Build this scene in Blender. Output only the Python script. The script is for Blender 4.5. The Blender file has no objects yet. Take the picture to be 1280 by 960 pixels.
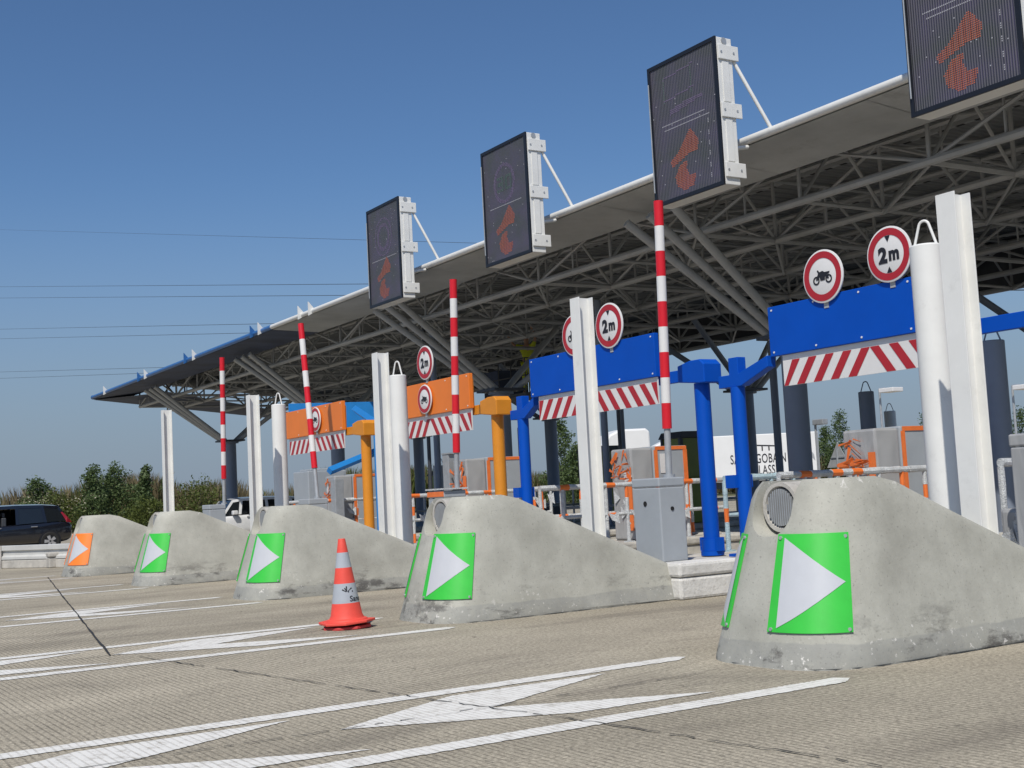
import bpy, bmesh, math, random
import numpy as np
from mathutils import Vector, Matrix
R = math.radians
rng = random.Random(7)
scene = bpy.context.scene
col = scene.collection

# ------------------------------------------------------------------ materials
def new_mat(name):
    m = bpy.data.materials.new(name); m.use_nodes = True
    nt = m.node_tree; b = nt.nodes['Principled BSDF']
    return m, nt, b
def N(nt, t, **kw):
    n = nt.nodes.new(t)
    for k, v in kw.items():
        if k in n.inputs: n.inputs[k].default_value = v
        else: setattr(n, k, v)
    return n
def plain(name, rgb, rough=0.5, metal=0.0, var=0.12, scale=6.0, bump=0.0, dirt=0.0, spec=0.5, coat=0.0):
    """solid colour with a gentle mottling, optional grime and bump"""
    m, nt, b = new_mat(name)
    tc = N(nt, 'ShaderNodeTexCoord')
    no = N(nt, 'ShaderNodeTexNoise', Scale=scale, Detail=5.0, Roughness=0.6)
    nt.links.new(tc.outputs['Object'], no.inputs['Vector'])
    mr = N(nt, 'ShaderNodeMapRange'); mr.inputs['From Min'].default_value = .3; mr.inputs['From Max'].default_value = .7
    mr.inputs['To Min'].default_value = 1 - var; mr.inputs['To Max'].default_value = 1 + var
    nt.links.new(no.outputs['Fac'], mr.inputs['Value'])
    mx = N(nt, 'ShaderNodeVectorMath', operation='SCALE'); mx.inputs[0].default_value = rgb
    nt.links.new(mr.outputs['Result'], mx.inputs['Scale'])
    out = mx.outputs['Vector']
    if dirt > 0:
        n2 = N(nt, 'ShaderNodeTexNoise', Scale=scale*3.1, Detail=8.0, Roughness=0.75)
        nt.links.new(tc.outputs['Object'], n2.inputs['Vector'])
        r2 = N(nt, 'ShaderNodeMapRange'); r2.inputs['From Min'].default_value = .55; r2.inputs['From Max'].default_value = .75
        r2.inputs['To Max'].default_value = dirt
        nt.links.new(n2.outputs['Fac'], r2.inputs['Value'])
        mi = N(nt, 'ShaderNodeMix', data_type='RGBA'); mi.inputs[7].default_value = (.10, .085, .07, 1)
        nt.links.new(r2.outputs['Result'], mi.inputs[0]); nt.links.new(out, mi.inputs[6]); out = mi.outputs[2]
    nt.links.new(out, b.inputs['Base Color'])
    b.inputs['Roughness'].default_value = rough; b.inputs['Metallic'].default_value = metal
    b.inputs['Specular IOR Level'].default_value = spec
    if coat: b.inputs['Coat Weight'].default_value = coat; b.inputs['Coat Roughness'].default_value = .05
    if bump > 0:
        bp = N(nt, 'ShaderNodeBump', Strength=bump, Distance=.02)
        nb = N(nt, 'ShaderNodeTexNoise', Scale=scale*6, Detail=6.0)
        nt.links.new(tc.outputs['Object'], nb.inputs['Vector'])
        nt.links.new(nb.outputs['Fac'], bp.inputs['Height']); nt.links.new(bp.outputs['Normal'], b.inputs['Normal'])
    return m

def groove_nodes(nt, tc):
    """transverse tining of the pavement: narrow grooves running along X, about 4 cm apart"""
    sep = N(nt, 'ShaderNodeSeparateXYZ'); nt.links.new(tc.outputs['Object'], sep.inputs[0])
    nw = N(nt, 'ShaderNodeTexNoise', Scale=1.3, Detail=4.0); nt.links.new(tc.outputs['Object'], nw.inputs['Vector'])
    a = N(nt, 'ShaderNodeMath', operation='MULTIPLY'); a.inputs[1].default_value = 0.03
    nt.links.new(nw.outputs['Fac'], a.inputs[0])
    s = N(nt, 'ShaderNodeMath', operation='ADD'); nt.links.new(sep.outputs['Y'], s.inputs[0]); nt.links.new(a.outputs[0], s.inputs[1])
    k = N(nt, 'ShaderNodeMath', operation='MULTIPLY'); k.inputs[1].default_value = 2*math.pi/0.042
    nt.links.new(s.outputs[0], k.inputs[0])
    sn = N(nt, 'ShaderNodeMath', operation='SINE'); nt.links.new(k.outputs[0], sn.inputs[0])
    mr = N(nt, 'ShaderNodeMapRange', interpolation_type='SMOOTHSTEP')
    mr.inputs['From Min'].default_value = .35; mr.inputs['From Max'].default_value = .95
    nt.links.new(sn.outputs[0], mr.inputs['Value'])          # 1 inside a groove
    n2 = N(nt, 'ShaderNodeTexNoise', Scale=2.2, Detail=6.0, Roughness=.7); nt.links.new(tc.outputs['Object'], n2.inputs['Vector'])
    r2 = N(nt, 'ShaderNodeMapRange'); r2.inputs['From Min'].default_value = .35; r2.inputs['From Max'].default_value = .62
    n3 = N(nt, 'ShaderNodeTexNoise', Scale=16.0, Detail=5.0, Roughness=.75); nt.links.new(tc.outputs['Object'], n3.inputs['Vector'])
    av = N(nt, 'ShaderNodeMath', operation='MULTIPLY_ADD'); av.inputs[1].default_value = .5; nt.links.new(n2.outputs['Fac'], av.inputs[0])
    hf = N(nt, 'ShaderNodeMath', operation='MULTIPLY'); hf.inputs[1].default_value = .5; nt.links.new(n3.outputs['Fac'], hf.inputs[0]); nt.links.new(hf.outputs[0], av.inputs[2])
    nt.links.new(av.outputs[0], r2.inputs['Value'])
    g = N(nt, 'ShaderNodeMath', operation='MULTIPLY'); nt.links.new(mr.outputs[0], g.inputs[0]); nt.links.new(r2.outputs[0], g.inputs[1])
    return g.outputs[0]

def road_mat():
    m, nt, b = new_mat('tined concrete')
    tc = N(nt, 'ShaderNodeTexCoord'); g = groove_nodes(nt, tc)
    big = N(nt, 'ShaderNodeTexNoise', Scale=.35, Detail=7.0, Roughness=.62)
    mp = N(nt, 'ShaderNodeMapping'); mp.inputs['Scale'].default_value = (1.6, .45, 1)   # wheel tracks run along the lanes
    nt.links.new(tc.outputs['Object'], mp.inputs[0]); nt.links.new(mp.outputs[0], big.inputs['Vector'])
    cr = N(nt, 'ShaderNodeValToRGB')
    cr.color_ramp.elements[0].position = .3; cr.color_ramp.elements[0].color = (.300, .268, .208, 1)
    cr.color_ramp.elements[1].position = .7; cr.color_ramp.elements[1].color = (.490, .440, .345, 1)
    nt.links.new(big.outputs['Fac'], cr.inputs[0])
    fine = N(nt, 'ShaderNodeTexNoise', Scale=38.0, Detail=5.0, Roughness=.85); nt.links.new(tc.outputs['Object'], fine.inputs['Vector'])
    fr = N(nt, 'ShaderNodeMapRange'); fr.inputs['From Min'].default_value = .36; fr.inputs['From Max'].default_value = .64
    fr.inputs['To Min'].default_value = .50; fr.inputs['To Max'].default_value = 1.46
    nt.links.new(fine.outputs['Fac'], fr.inputs['Value'])
    sc = N(nt, 'ShaderNodeVectorMath', operation='SCALE'); nt.links.new(cr.outputs[0], sc.inputs[0]); nt.links.new(fr.outputs[0], sc.inputs['Scale'])
    # oil and rubber stains
    st = N(nt, 'ShaderNodeTexNoise', Scale=.9, Detail=8.0, Roughness=.7, Distortion=.6)
    mp2 = N(nt, 'ShaderNodeMapping'); mp2.inputs['Scale'].default_value = (1.4, .4, 1); mp2.inputs['Location'].default_value = (3.3, 1.7, 0)
    nt.links.new(tc.outputs['Object'], mp2.inputs[0]); nt.links.new(mp2.outputs[0], st.inputs['Vector'])
    sr = N(nt, 'ShaderNodeMapRange'); sr.inputs['From Min'].default_value = .50; sr.inputs['From Max'].default_value = .72; sr.inputs['To Max'].default_value = .55
    nt.links.new(st.outputs['Fac'], sr.inputs['Value'])
    m1 = N(nt, 'ShaderNodeMix', data_type='RGBA'); m1.inputs[7].default_value = (.115, .10, .085, 1)
    nt.links.new(sr.outputs[0], m1.inputs[0]); nt.links.new(sc.outputs[0], m1.inputs[6])
    gm = N(nt, 'ShaderNodeMath', operation='MULTIPLY'); gm.inputs[1].default_value = .75; nt.links.new(g, gm.inputs[0])
    m2 = N(nt, 'ShaderNodeMix', data_type='RGBA'); m2.inputs[7].default_value = (.12, .105, .085, 1)
    nt.links.new(gm.outputs[0], m2.inputs[0]); nt.links.new(m1.outputs[2], m2.inputs[6])
    # scattered dark pits and dabs of tar
    pn = N(nt, 'ShaderNodeTexNoise', Scale=7.0, Detail=7.0, Roughness=.8)
    mp3 = N(nt, 'ShaderNodeMapping'); mp3.inputs['Scale'].default_value = (.7, 1.6, 1); nt.links.new(tc.outputs['Object'], mp3.inputs[0]); nt.links.new(mp3.outputs[0], pn.inputs['Vector'])
    pr = N(nt, 'ShaderNodeMapRange'); pr.inputs['From Min'].default_value = .615; pr.inputs['From Max'].default_value = .66; pr.inputs['To Max'].default_value = .75; nt.links.new(pn.outputs['Fac'], pr.inputs['Value'])
    m3 = N(nt, 'ShaderNodeMix', data_type='RGBA'); m3.inputs[7].default_value = (.06, .055, .05, 1); nt.links.new(pr.outputs[0], m3.inputs[0]); nt.links.new(m2.outputs[2], m3.inputs[6])
    nt.links.new(m3.outputs[2], b.inputs['Base Color'])
    b.inputs['Roughness'].default_value = .9; b.inputs['Specular IOR Level'].default_value = .2
    hs = N(nt, 'ShaderNodeMath', operation='SUBTRACT'); nt.links.new(fine.outputs['Fac'], hs.inputs[0]); nt.links.new(g, hs.inputs[1])
    bp = N(nt, 'ShaderNodeBump', Strength=.45, Distance=.006); nt.links.new(hs.outputs[0], bp.inputs['Height'])
    nt.links.new(bp.outputs['Normal'], b.inputs['Normal'])
    return m

def paint_mat():
    m, nt, b = new_mat('worn road paint')
    tc = N(nt, 'ShaderNodeTexCoord'); g = groove_nodes(nt, tc)
    w = N(nt, 'ShaderNodeTexNoise', Scale=9.0, Detail=8.0, Roughness=.8); nt.links.new(tc.outputs['Object'], w.inputs['Vector'])
    wr = N(nt, 'ShaderNodeMapRange'); wr.inputs['From Min'].default_value = .50; wr.inputs['From Max'].default_value = .70; wr.inputs['To Max'].default_value = .75
    nt.links.new(w.outputs['Fac'], wr.inputs['Value'])
    ad = N(nt, 'ShaderNodeMath', operation='MULTIPLY_ADD', use_clamp=True); ad.inputs[1].default_value = .55
    nt.links.new(g, ad.inputs[0]); nt.links.new(wr.outputs[0], ad.inputs[2])
    mi = N(nt, 'ShaderNodeMix', data_type='RGBA'); mi.inputs[6].default_value = (.78, .765, .72, 1); mi.inputs[7].default_value = (.34, .31, .26, 1)
    nt.links.new(ad.outputs[0], mi.inputs[0]); nt.links.new(mi.outputs[2], b.inputs['Base Color'])
    b.inputs['Roughness'].default_value = .7; b.inputs['Specular IOR Level'].default_value = .25
    bp = N(nt, 'ShaderNodeBump', Strength=.35, Distance=.006, invert=True); nt.links.new(g, bp.inputs['Height'])
    nt.links.new(bp.outputs['Normal'], b.inputs['Normal'])
    return m

def nose_mat():
    """cast concrete: mottled, grey patched band along the foot, scuffs and white chips low down"""
    m, nt, b = new_mat('island concrete')
    tc = N(nt, 'ShaderNodeTexCoord'); ge = N(nt, 'ShaderNodeObjectInfo')
    jit = N(nt, 'ShaderNodeVectorMath', operation='SCALE'); jit.inputs[0].default_value = (37, 19, 0); nt.links.new(ge.outputs['Random'], jit.inputs['Scale'])
    vec = N(nt, 'ShaderNodeVectorMath', operation='ADD'); nt.links.new(tc.outputs['Object'], vec.inputs[0]); nt.links.new(jit.outputs[0], vec.inputs[1])
    sep = N(nt, 'ShaderNodeSeparateXYZ'); nt.links.new(tc.outputs['Object'], sep.inputs[0])
    def noise(s, d=6., r=.6, dist=0.):
        n = N(nt, 'ShaderNodeTexNoise', Scale=s, Detail=d, Roughness=r, Distortion=dist); nt.links.new(vec.outputs[0], n.inputs['Vector']); return n.outputs['Fac']
    def rng_(src, a, b_, lo=0., hi=1.):
        r = N(nt, 'ShaderNodeMapRange'); r.inputs['From Min'].default_value = a; r.inputs['From Max'].default_value = b_
        r.inputs['To Min'].default_value = lo; r.inputs['To Max'].default_value = hi; nt.links.new(src, r.inputs['Value']); return r.outputs[0]
    def mth(op, a, b_):
        n = N(nt, 'ShaderNodeMath', operation=op)
        for i, v in enumerate((a, b_)):
            if isinstance(v, (int, float)): n.inputs[i].default_value = v
            else: nt.links.new(v, n.inputs[i])
        return n.outputs[0]
    cr = N(nt, 'ShaderNodeValToRGB'); nt.links.new(noise(2.2, 8, .65), cr.inputs[0])
    cr.color_ramp.elements[0].position = .3; cr.color_ramp.elements[0].color = (.345, .34, .295, 1)
    cr.color_ramp.elements[1].position = .72; cr.color_ramp.elements[1].color = (.51, .505, .445, 1)
    def mix(fac, a, colr):
        n = N(nt, 'ShaderNodeMix', data_type='RGBA'); nt.links.new(fac, n.inputs[0]); nt.links.new(a, n.inputs[6]); n.inputs[7].default_value = (*colr, 1); return n.outputs[2]
    c = cr.outputs[0]
    # pits
    c = mix(rng_(noise(60, 3, .5), .62, .72, 0, .6), c, (.2, .19, .17))
    c = mix(rng_(noise(.9, 9, .7), .52, .70, 0, .40), c, (.24, .23, .20))
    c = mix(mth('MULTIPLY', rng_(noise(14, 6, .7, .8), .60, .64, 0, .7), rng_(sep.outputs['Z'], 1.06, 1.12, 0, 1)), c, (.70, .68, .64))
    # patched foot band with a wavy top
    edge = mth('ADD', sep.outputs['Z'], mth('MULTIPLY', mth('SUBTRACT', noise(1.7), .5), .10))
    band = mth('MULTIPLY', rng_(edge, .155, .145, 0, .50), rng_(noise(5.0, 6, .7), .35, .55, .45, 1))
    c = mix(band, c, (.25, .255, .25))
    # scrape smears: dark streaks drawn out along the island, low down
    mp = N(nt, 'ShaderNodeMapping'); mp.inputs['Scale'].default_value = (1.0, .55, 1.5); nt.links.new(vec.outputs[0], mp.inputs[0])
    sn = N(nt, 'ShaderNodeTexNoise', Scale=2.6, Detail=9.0, Roughness=.72); nt.links.new(mp.outputs[0], sn.inputs['Vector'])
    low = rng_(sep.outputs['Z'], .42, .10, 0, 1)
    c = mix(mth('MULTIPLY', rng_(sn.outputs['Fac'], .545, .64, 0, .85), low), c, (.085, .08, .075))
    # white chips
    ch = mth('MULTIPLY', rng_(noise(24, 6, .65), .615, .655, 0, .9), rng_(mth('ADD', sep.outputs['Z'], mth('MULTIPLY', noise(3.1, 4), .9)), .75, .45, 0, 1))
    c = mix(ch, c, (.72, .70, .66))
    # rain streaks
    mp2 = N(nt, 'ShaderNodeMapping'); mp2.inputs['Scale'].default_value = (9, 9, .5); nt.links.new(vec.outputs[0], mp2.inputs[0])
    sk = N(nt, 'ShaderNodeTexNoise', Scale=1.5, Detail=4.0); nt.links.new(mp2.outputs[0], sk.inputs['Vector'])
    c = mix(rng_(sk.outputs['Fac'], .55, .8, 0, .14), c, (.27, .26, .24))
    nt.links.new(c, b.inputs['Base Color'])
    b.inputs['Roughness'].default_value = .62; b.inputs['Specular IOR Level'].default_value = .35
    bp = N(nt, 'ShaderNodeBump', Strength=.25, Distance=.01); nt.links.new(noise(35, 8, .7), bp.inputs['Height'])
    nt.links.new(bp.outputs['Normal'], b.inputs['Normal'])
    return m

def leaf_mat(name, c0, c1, trans=.25):
    m, nt, b = new_mat(name)
    ge = N(nt, 'ShaderNodeNewGeometry'); tc = N(nt, 'ShaderNodeTexCoord')
    no = N(nt, 'ShaderNodeTexNoise', Scale=.8, Detail=3.0); nt.links.new(tc.outputs['Object'], no.inputs['Vector'])
    a = N(nt, 'ShaderNodeMath', operation='MULTIPLY_ADD'); a.inputs[1].default_value = .55; nt.links.new(ge.outputs['Random Per Island'], a.inputs[0])
    s = N(nt, 'ShaderNodeMath', operation='MULTIPLY'); s.inputs[1].default_value = .45; nt.links.new(no.outputs['Fac'], s.inputs[0]); nt.links.new(s.outputs[0], a.inputs[2])
    mi = N(nt, 'ShaderNodeMix', data_type='RGBA'); mi.inputs[6].default_value = (*c0, 1); mi.inputs[7].default_value = (*c1, 1)
    nt.links.new(a.outputs[0], mi.inputs[0]); nt.links.new(mi.outputs[2], b.inputs['Base Color'])
    b.inputs['Roughness'].default_value = .55; b.inputs['Specular IOR Level'].default_value = .3
    tr = N(nt, 'ShaderNodeBsdfTranslucent'); nt.links.new(mi.outputs[2], tr.inputs['Color'])
    ms = N(nt, 'ShaderNodeMixShader'); ms.inputs[0].default_value = trans
    nt.links.new(b.outputs[0], ms.inputs[1]); nt.links.new(tr.outputs[0], ms.inputs[2])
    nt.links.new(ms.outputs[0], nt.nodes['Material Output'].inputs['Surface'])
    return m

def screen_mat():
    """dark louvred LED face: fine vertical louvres, purple-grey lacquer, slight blotches"""
    m, nt, b = new_mat('led screen face')
    tc = N(nt, 'ShaderNodeTexCoord')
    sep = N(nt, 'ShaderNodeSeparateXYZ'); nt.links.new(tc.outputs['Object'], sep.inputs[0])
    k = N(nt, 'ShaderNodeMath', operation='MULTIPLY'); k.inputs[1].default_value = 2*math.pi/.033; nt.links.new(sep.outputs['X'], k.inputs[0])
    s = N(nt, 'ShaderNodeMath', operation='SINE'); nt.links.new(k.outputs[0], s.inputs[0])
    r = N(nt, 'ShaderNodeMapRange'); r.inputs['From Min'].default_value = -.2; r.inputs['From Max'].default_value = 1; nt.links.new(s.outputs[0], r.inputs['Value'])
    no = N(nt, 'ShaderNodeTexNoise', Scale=2.4, Detail=2.0); nt.links.new(tc.outputs['Object'], no.inputs['Vector'])
    cr = N(nt, 'ShaderNodeValToRGB'); nt.links.new(no.outputs['Fac'], cr.inputs[0])
    cr.color_ramp.elements[0].position = .35; cr.color_ramp.elements[0].color = (.055, .062, .058, 1)
    cr.color_ramp.elements[1].position = .65; cr.color_ramp.elements[1].color = (.080, .068, .115, 1)
    mi = N(nt, 'ShaderNodeMix', data_type='RGBA'); mi.inputs[7].default_value = (.115, .11, .125, 1)
    nt.links.new(r.outputs[0], mi.inputs[0]); nt.links.new(cr.outputs[0], mi.inputs[6]); nt.links.new(mi.outputs[2], b.inputs['Base Color'])
    b.inputs['Roughness'].default_value = .45
    bp = N(nt, 'ShaderNodeBump', Strength=.5, Distance=.01); nt.links.new(s.outputs[0], bp.inputs['Height']); nt.links.new(bp.outputs['Normal'], b.inputs['Normal'])
    return m

def plastic_wrap_mat():
    m, nt, b = new_mat('grey plastic film')
    tc = N(nt, 'ShaderNodeTexCoord')
    mp = N(nt, 'ShaderNodeMapping'); mp.inputs['Rotation'].default_value = (.5, .4, .3); mp.inputs['Scale'].default_value = (3.2, 1.0, .8); nt.links.new(tc.outputs['Object'], mp.inputs[0])
    no = N(nt, 'ShaderNodeTexNoise', Scale=3.0, Detail=1.5, Distortion=.6); nt.links.new(mp.outputs[0], no.inputs['Vector'])
    cr = N(nt, 'ShaderNodeValToRGB'); nt.links.new(no.outputs['Fac'], cr.inputs[0])
    cr.color_ramp.elements[0].color = (.26, .27, .28, 1); cr.color_ramp.elements[1].color = (.48, .48, .48, 1)
    nt.links.new(cr.outputs[0], b.inputs['Base Color']); b.inputs['Roughness'].default_value = .3
    bp = N(nt, 'ShaderNodeBump', Strength=.5, Distance=.03); nt.links.new(no.outputs['Fac'], bp.inputs['Height']); nt.links.new(bp.outputs['Normal'], b.inputs['Normal'])
    return m

def roof_mat():
    m, nt, b = new_mat('trapezoidal roof sheet')
    tc = N(nt, 'ShaderNodeTexCoord'); sep = N(nt, 'ShaderNodeSeparateXYZ'); nt.links.new(tc.outputs['Object'], sep.inputs[0])
    k = N(nt, 'ShaderNodeMath', operation='MULTIPLY'); k.inputs[1].default_value = 2*math.pi/.28; nt.links.new(sep.outputs['X'], k.inputs[0])
    s = N(nt, 'ShaderNodeMath', operation='SINE'); nt.links.new(k.outputs[0], s.inputs[0])
    no = N(nt, 'ShaderNodeTexNoise', Scale=.7, Detail=5.0); nt.links.new(tc.outputs['Object'], no.inputs['Vector'])
    cr = N(nt, 'ShaderNodeValToRGB'); nt.links.new(no.outputs['Fac'], cr.inputs[0])
    cr.color_ramp.elements[0].color = (.17, .175, .18, 1); cr.color_ramp.elements[1].color = (.26, .27, .27, 1)
    nt.links.new(cr.outputs[0], b.inputs['Base Color']); b.inputs['Roughness'].default_value = .6
    bp = N(nt, 'ShaderNodeBump', Strength=1., Distance=.05); nt.links.new(s.outputs[0], bp.inputs['Height']); nt.links.new(bp.outputs['Normal'], b.inputs['Normal'])
    return m

M = dict(
    road=road_mat(), paint=paint_mat(), nose=nose_mat(), screen=screen_mat(), wrap=plastic_wrap_mat(), roof=roof_mat(),
    kerb=plain('kerb concrete', (.47, .45, .41), .85, var=.22, scale=3, bump=.4, dirt=.55),
    kerbwhite=plain('white painted kerb', (.66, .65, .62), .8, var=.12, scale=4, bump=.4, dirt=.5),
    crack=plain('joint sealant', (.03, .03, .03), .8, var=.3),
    white=plain('white steel', (.77, .77, .745), .4, var=.07, scale=1.6, dirt=.16),
    whiteold=plain('white fascia', (.70, .70, .68), .5, var=.08, scale=1.5, dirt=.2),
    galv=plain('galvanised steel', (.42, .44, .46), .45, .35, var=.12, scale=9, dirt=.1),
    cab=plain('grey cabinet enamel', (.36, .39, .42), .42, var=.06, scale=3, dirt=.08),
    blackhole=plain('black recess', (.01, .01, .01), .7),
    black=plain('black frame', (.012, .013, .018), .4),
    dark=plain('dark steel', (.05, .055, .065), .5, var=.15),
    column=plain('slate column paint', (.20, .235, .30), .5, var=.08, scale=2),
    truss=plain('truss paint', (.38, .39, .395), .55, var=.12, scale=1.5, dirt=.2),
    strut=plain('strut paint', (.38, .39, .39), .5, var=.08),
    soffit=plain('soffit sheet', (.40, .415, .42), .6, var=.2, scale=.8, dirt=.35, bump=.1),
    bluenet=plain('dark blue netting', (.03, .045, .09), .7, var=.4, scale=1.2),
    bluetube=plain('blue edge tube', (.03, .13, .36), .4),
    blue=plain('blue gauge enamel', (.0, .075, .47), .5, var=.06, scale=2, dirt=.03, spec=.22),
    bluesunlit=plain('sunlit gauge blue', (.02, .22, .60), .4, var=.06),  # gauge blue made lighter, sunshine put into the colour
    orange=plain('orange enamel', (.83, .21, .028), .42, var=.05, scale=2, dirt=.06),
    yellow=plain('amber enamel', (.70, .26, .02), .42, var=.08, scale=3, dirt=.10),
    boardorange=plain('orange sheeting', (.90, .22, .025), .45, var=.06, dirt=.1),
    green=plain('green sheeting', (.045, .53, .055), .42, var=.06, scale=5, dirt=.10),
    arrow=plain('silver white sheeting', (.53, .545, .575), .35, var=.03),
    red=plain('signal red', (.66, .012, .025), .38, var=.05),
    darkred=plain('sign red', (.42, .02, .03), .4, var=.05),
    signwhite=plain('sign white', (.74, .73, .72), .4, var=.03),
    signback=plain('sign back aluminium', (.42, .43, .44), .5, .2),
    ink=plain('black lettering', (.015, .015, .02), .5),
    coneorange=plain('cone orange', (.78, .08, .055), .62, var=.06, scale=9, dirt=.12),
    conered=plain('cone base red', (.55, .05, .05), .6, var=.12, dirt=.2),
    conegrey=plain('cone reflective band', (.40, .43, .47), .35, var=.06),
    tape=plain('orange tape', (.83, .19, .04), .4, var=.1, scale=12),
    clearwrap=plain('crumpled clear film', (.58, .60, .61), .25, var=.2, scale=14, bump=.8),
    bluewrap=plain('pale blue film', (.42, .55, .60), .35, var=.15, scale=12, bump=.6),
    olive=plain('olive booth panel', (.16, .20, .025), .25, var=.2, scale=1.5),
    carblack=plain('black car paint', (.008, .009, .014), .22, var=.05, coat=1.),
    carwhite=plain('white car paint', (.72, .73, .74), .3, var=.03, coat=.6),
    glass=plain('tinted glass', (.012, .015, .018), .06, var=.02, spec=.8),
    tyre=plain('tyre rubber', (.018, .018, .018), .8),
    rim=plain('alloy rim', (.6, .6, .62), .3, .6),
    chrome=plain('chrome', (.75, .75, .77), .15, .9),
    tail=plain('red lamp lens', (.25, .008, .015), .15),
    truckwhite=plain('trailer white', (.80, .80, .79), .45, var=.04, scale=.6),
    guard=plain('guard rail zinc', (.56, .56, .54), .5, .1, var=.1, scale=3, dirt=.3),
    field=plain('rough verge grass', (.11, .11, .045), .9, var=.4, scale=.6, bump=.4),
    trunk=plain('bark', (.09, .07, .05), .9, var=.3),
    ledoff=plain('lit orange diode', (.50, .135, .07), .5),
    ledfaint=plain('faint violet diode', (.20, .15, .26), .5),
    ledgreen=plain('faint green diode', (.10, .16, .13), .5),
    ledwhite=plain('pale diode', (.42, .42, .45), .5),
    skin=plain('skin', (.45, .27, .19), .55), hair=plain('dark hair', (.02, .015, .012), .6),
    hivis=plain('yellow hi-vis cloth', (.55, .62, .03), .7), trousers=plain('grey work trousers', (.20, .21, .20), .8),
    shirt=plain('green shirt', (.10, .62, .20), .7),
    leaf=leaf_mat('green foliage', (.05, .085, .03), (.14, .19, .07)),
    leafyellow=leaf_mat('yellow green foliage', (.05, .075, .015), (.13, .15, .035)),
    weed=leaf_mat('dry weeds', (.11, .09, .045), (.30, .245, .14)),
    flower=leaf_mat('pale blossom', (.30, .28, .18), (.45, .42, .33), .1),
)

# ------------------------------------------------------------------ mesh builder
class MB:
    def __init__(s): s.v, s.f, s.m, s.sm = [], [], [], []
    def add(s, verts, faces, mat=0, smooth=False):
        o = len(s.v); s.v += [tuple(p) for p in verts]
        for f in faces: s.f.append(tuple(i + o for i in f)); s.m.append(mat); s.sm.append(smooth)
        return s
    def box(s, lo, hi, mat=0, xf=None):
        x0, y0, z0 = lo; x1, y1, z1 = hi
        v = [Vector(p) for p in ((x0,y0,z0),(x1,y0,z0),(x1,y1,z0),(x0,y1,z0),(x0,y0,z1),(x1,y0,z1),(x1,y1,z1),(x0,y1,z1))]
        if xf is not None: v = [xf @ p for p in v]
        return s.add(v, [(0,3,2,1),(4,5,6,7),(0,1,5,4),(1,2,6,5),(2,3,7,6),(3,0,4,7)], mat)
    def tube(s, p0, p1, r0, r1=None, seg=12, mat=0, cap=True):
        if r1 is None: r1 = r0
        p0, p1 = Vector(p0), Vector(p1); d = (p1 - p0).normalized()
        a = d.cross(Vector((0,0,1))) if abs(d.z) < .95 else d.cross(Vector((1,0,0)))
        a.normalize(); b = d.cross(a)
        v = []
        for p, r in ((p0, r0), (p1, r1)):
            for k in range(seg):
                t = 2*math.pi*k/seg; v.append(p + a*math.cos(t)*r + b*math.sin(t)*r)
        f = [(k, seg+k, seg+(k+1) % seg, (k+1) % seg) for k in range(seg)]
        s.add(v, f, mat, seg > 5)
        if cap:
            s.add(v[:seg], [tuple(range(seg))], mat); s.add(v[seg:], [tuple(reversed(range(seg)))], mat)
        return s
    def path(s, pts, r, seg=8, mat=0):
        for a, b in zip(pts[:-1], pts[1:]): s.tube(a, b, r, seg=seg, mat=mat)
        return s
    def lathe(s, prof, seg=24, c=(0,0,0), mat=0, mats=None, axis='z', cap=True):
        v, f, mm = [], [], []
        for r, z in prof:
            for k in range(seg):
                t = 2*math.pi*k/seg; x, y = r*math.cos(t), r*math.sin(t)
                p = (x, y, z) if axis == 'z' else ((x, z, y) if axis == 'y' else (z, x, y))
                v.append((c[0]+p[0], c[1]+p[1], c[2]+p[2]))
        for j in range(len(prof)-1):
            for k in range(seg):
                q = (j*seg+k, j*seg+(k+1) % seg, (j+1)*seg+(k+1) % seg, (j+1)*seg+k)
                if axis == 'y': q = q[::-1]
                s.add([v[i] for i in q], [(0,1,2,3)], mats[j] if mats else mat, True)
        if cap:
            n = len(prof)-1
            s.add(v[:seg], [tuple(reversed(range(seg)))], mats[0] if mats else mat); s.add(v[n*seg:], [tuple(range(seg))], mats[-1] if mats else mat)
        return s
    def prism(s, poly, fn, d0, d1, mat=0, side=None):
        """2-D polygon (counter-clockwise) mapped by fn(u, v, d) and extruded between d0 and d1"""
        n = len(poly); a = [fn(u, w, d0) for u, w in poly]; b = [fn(u, w, d1) for u, w in poly]
        s.add(a, [tuple(reversed(range(n)))], mat); s.add(b, [tuple(range(n))], mat)
        s.add(a + b, [(k, (k+1) % n, n+(k+1) % n, n+k) for k in range(n)], mat if side is None else side)
        return s
    def build(s, name, mats, parent=None, loc=(0,0,0), bevel=0, weld=True, rot=None):
        me = bpy.data.meshes.new(name); me.from_pydata(s.v, [], s.f)
        if not isinstance(mats, (list, tuple)): mats = [mats]
        for m in mats: me.materials.append(m)
        me.polygons.foreach_set('material_index', s.m); me.polygons.foreach_set('use_smooth', s.sm)
        if weld:
            bm = bmesh.new(); bm.from_mesh(me); bmesh.ops.remove_doubles(bm, verts=bm.verts, dist=1e-4)
            bmesh.ops.recalc_face_normals(bm, faces=bm.faces); bm.to_mesh(me); bm.free()
        me.update()
        if any(s.sm): me.set_sharp_from_angle(angle=R(38))
        o = bpy.data.objects.new(name, me); col.objects.link(o); o.location = loc
        if rot: o.rotation_euler = rot
        if parent is not None: o.parent = parent
        if bevel:
            bv = o.modifiers.new('bevel', 'BEVEL'); bv.width = bevel; bv.segments = 2; bv.limit_method = 'ANGLE'; bv.angle_limit = R(50)
        return o

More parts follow.
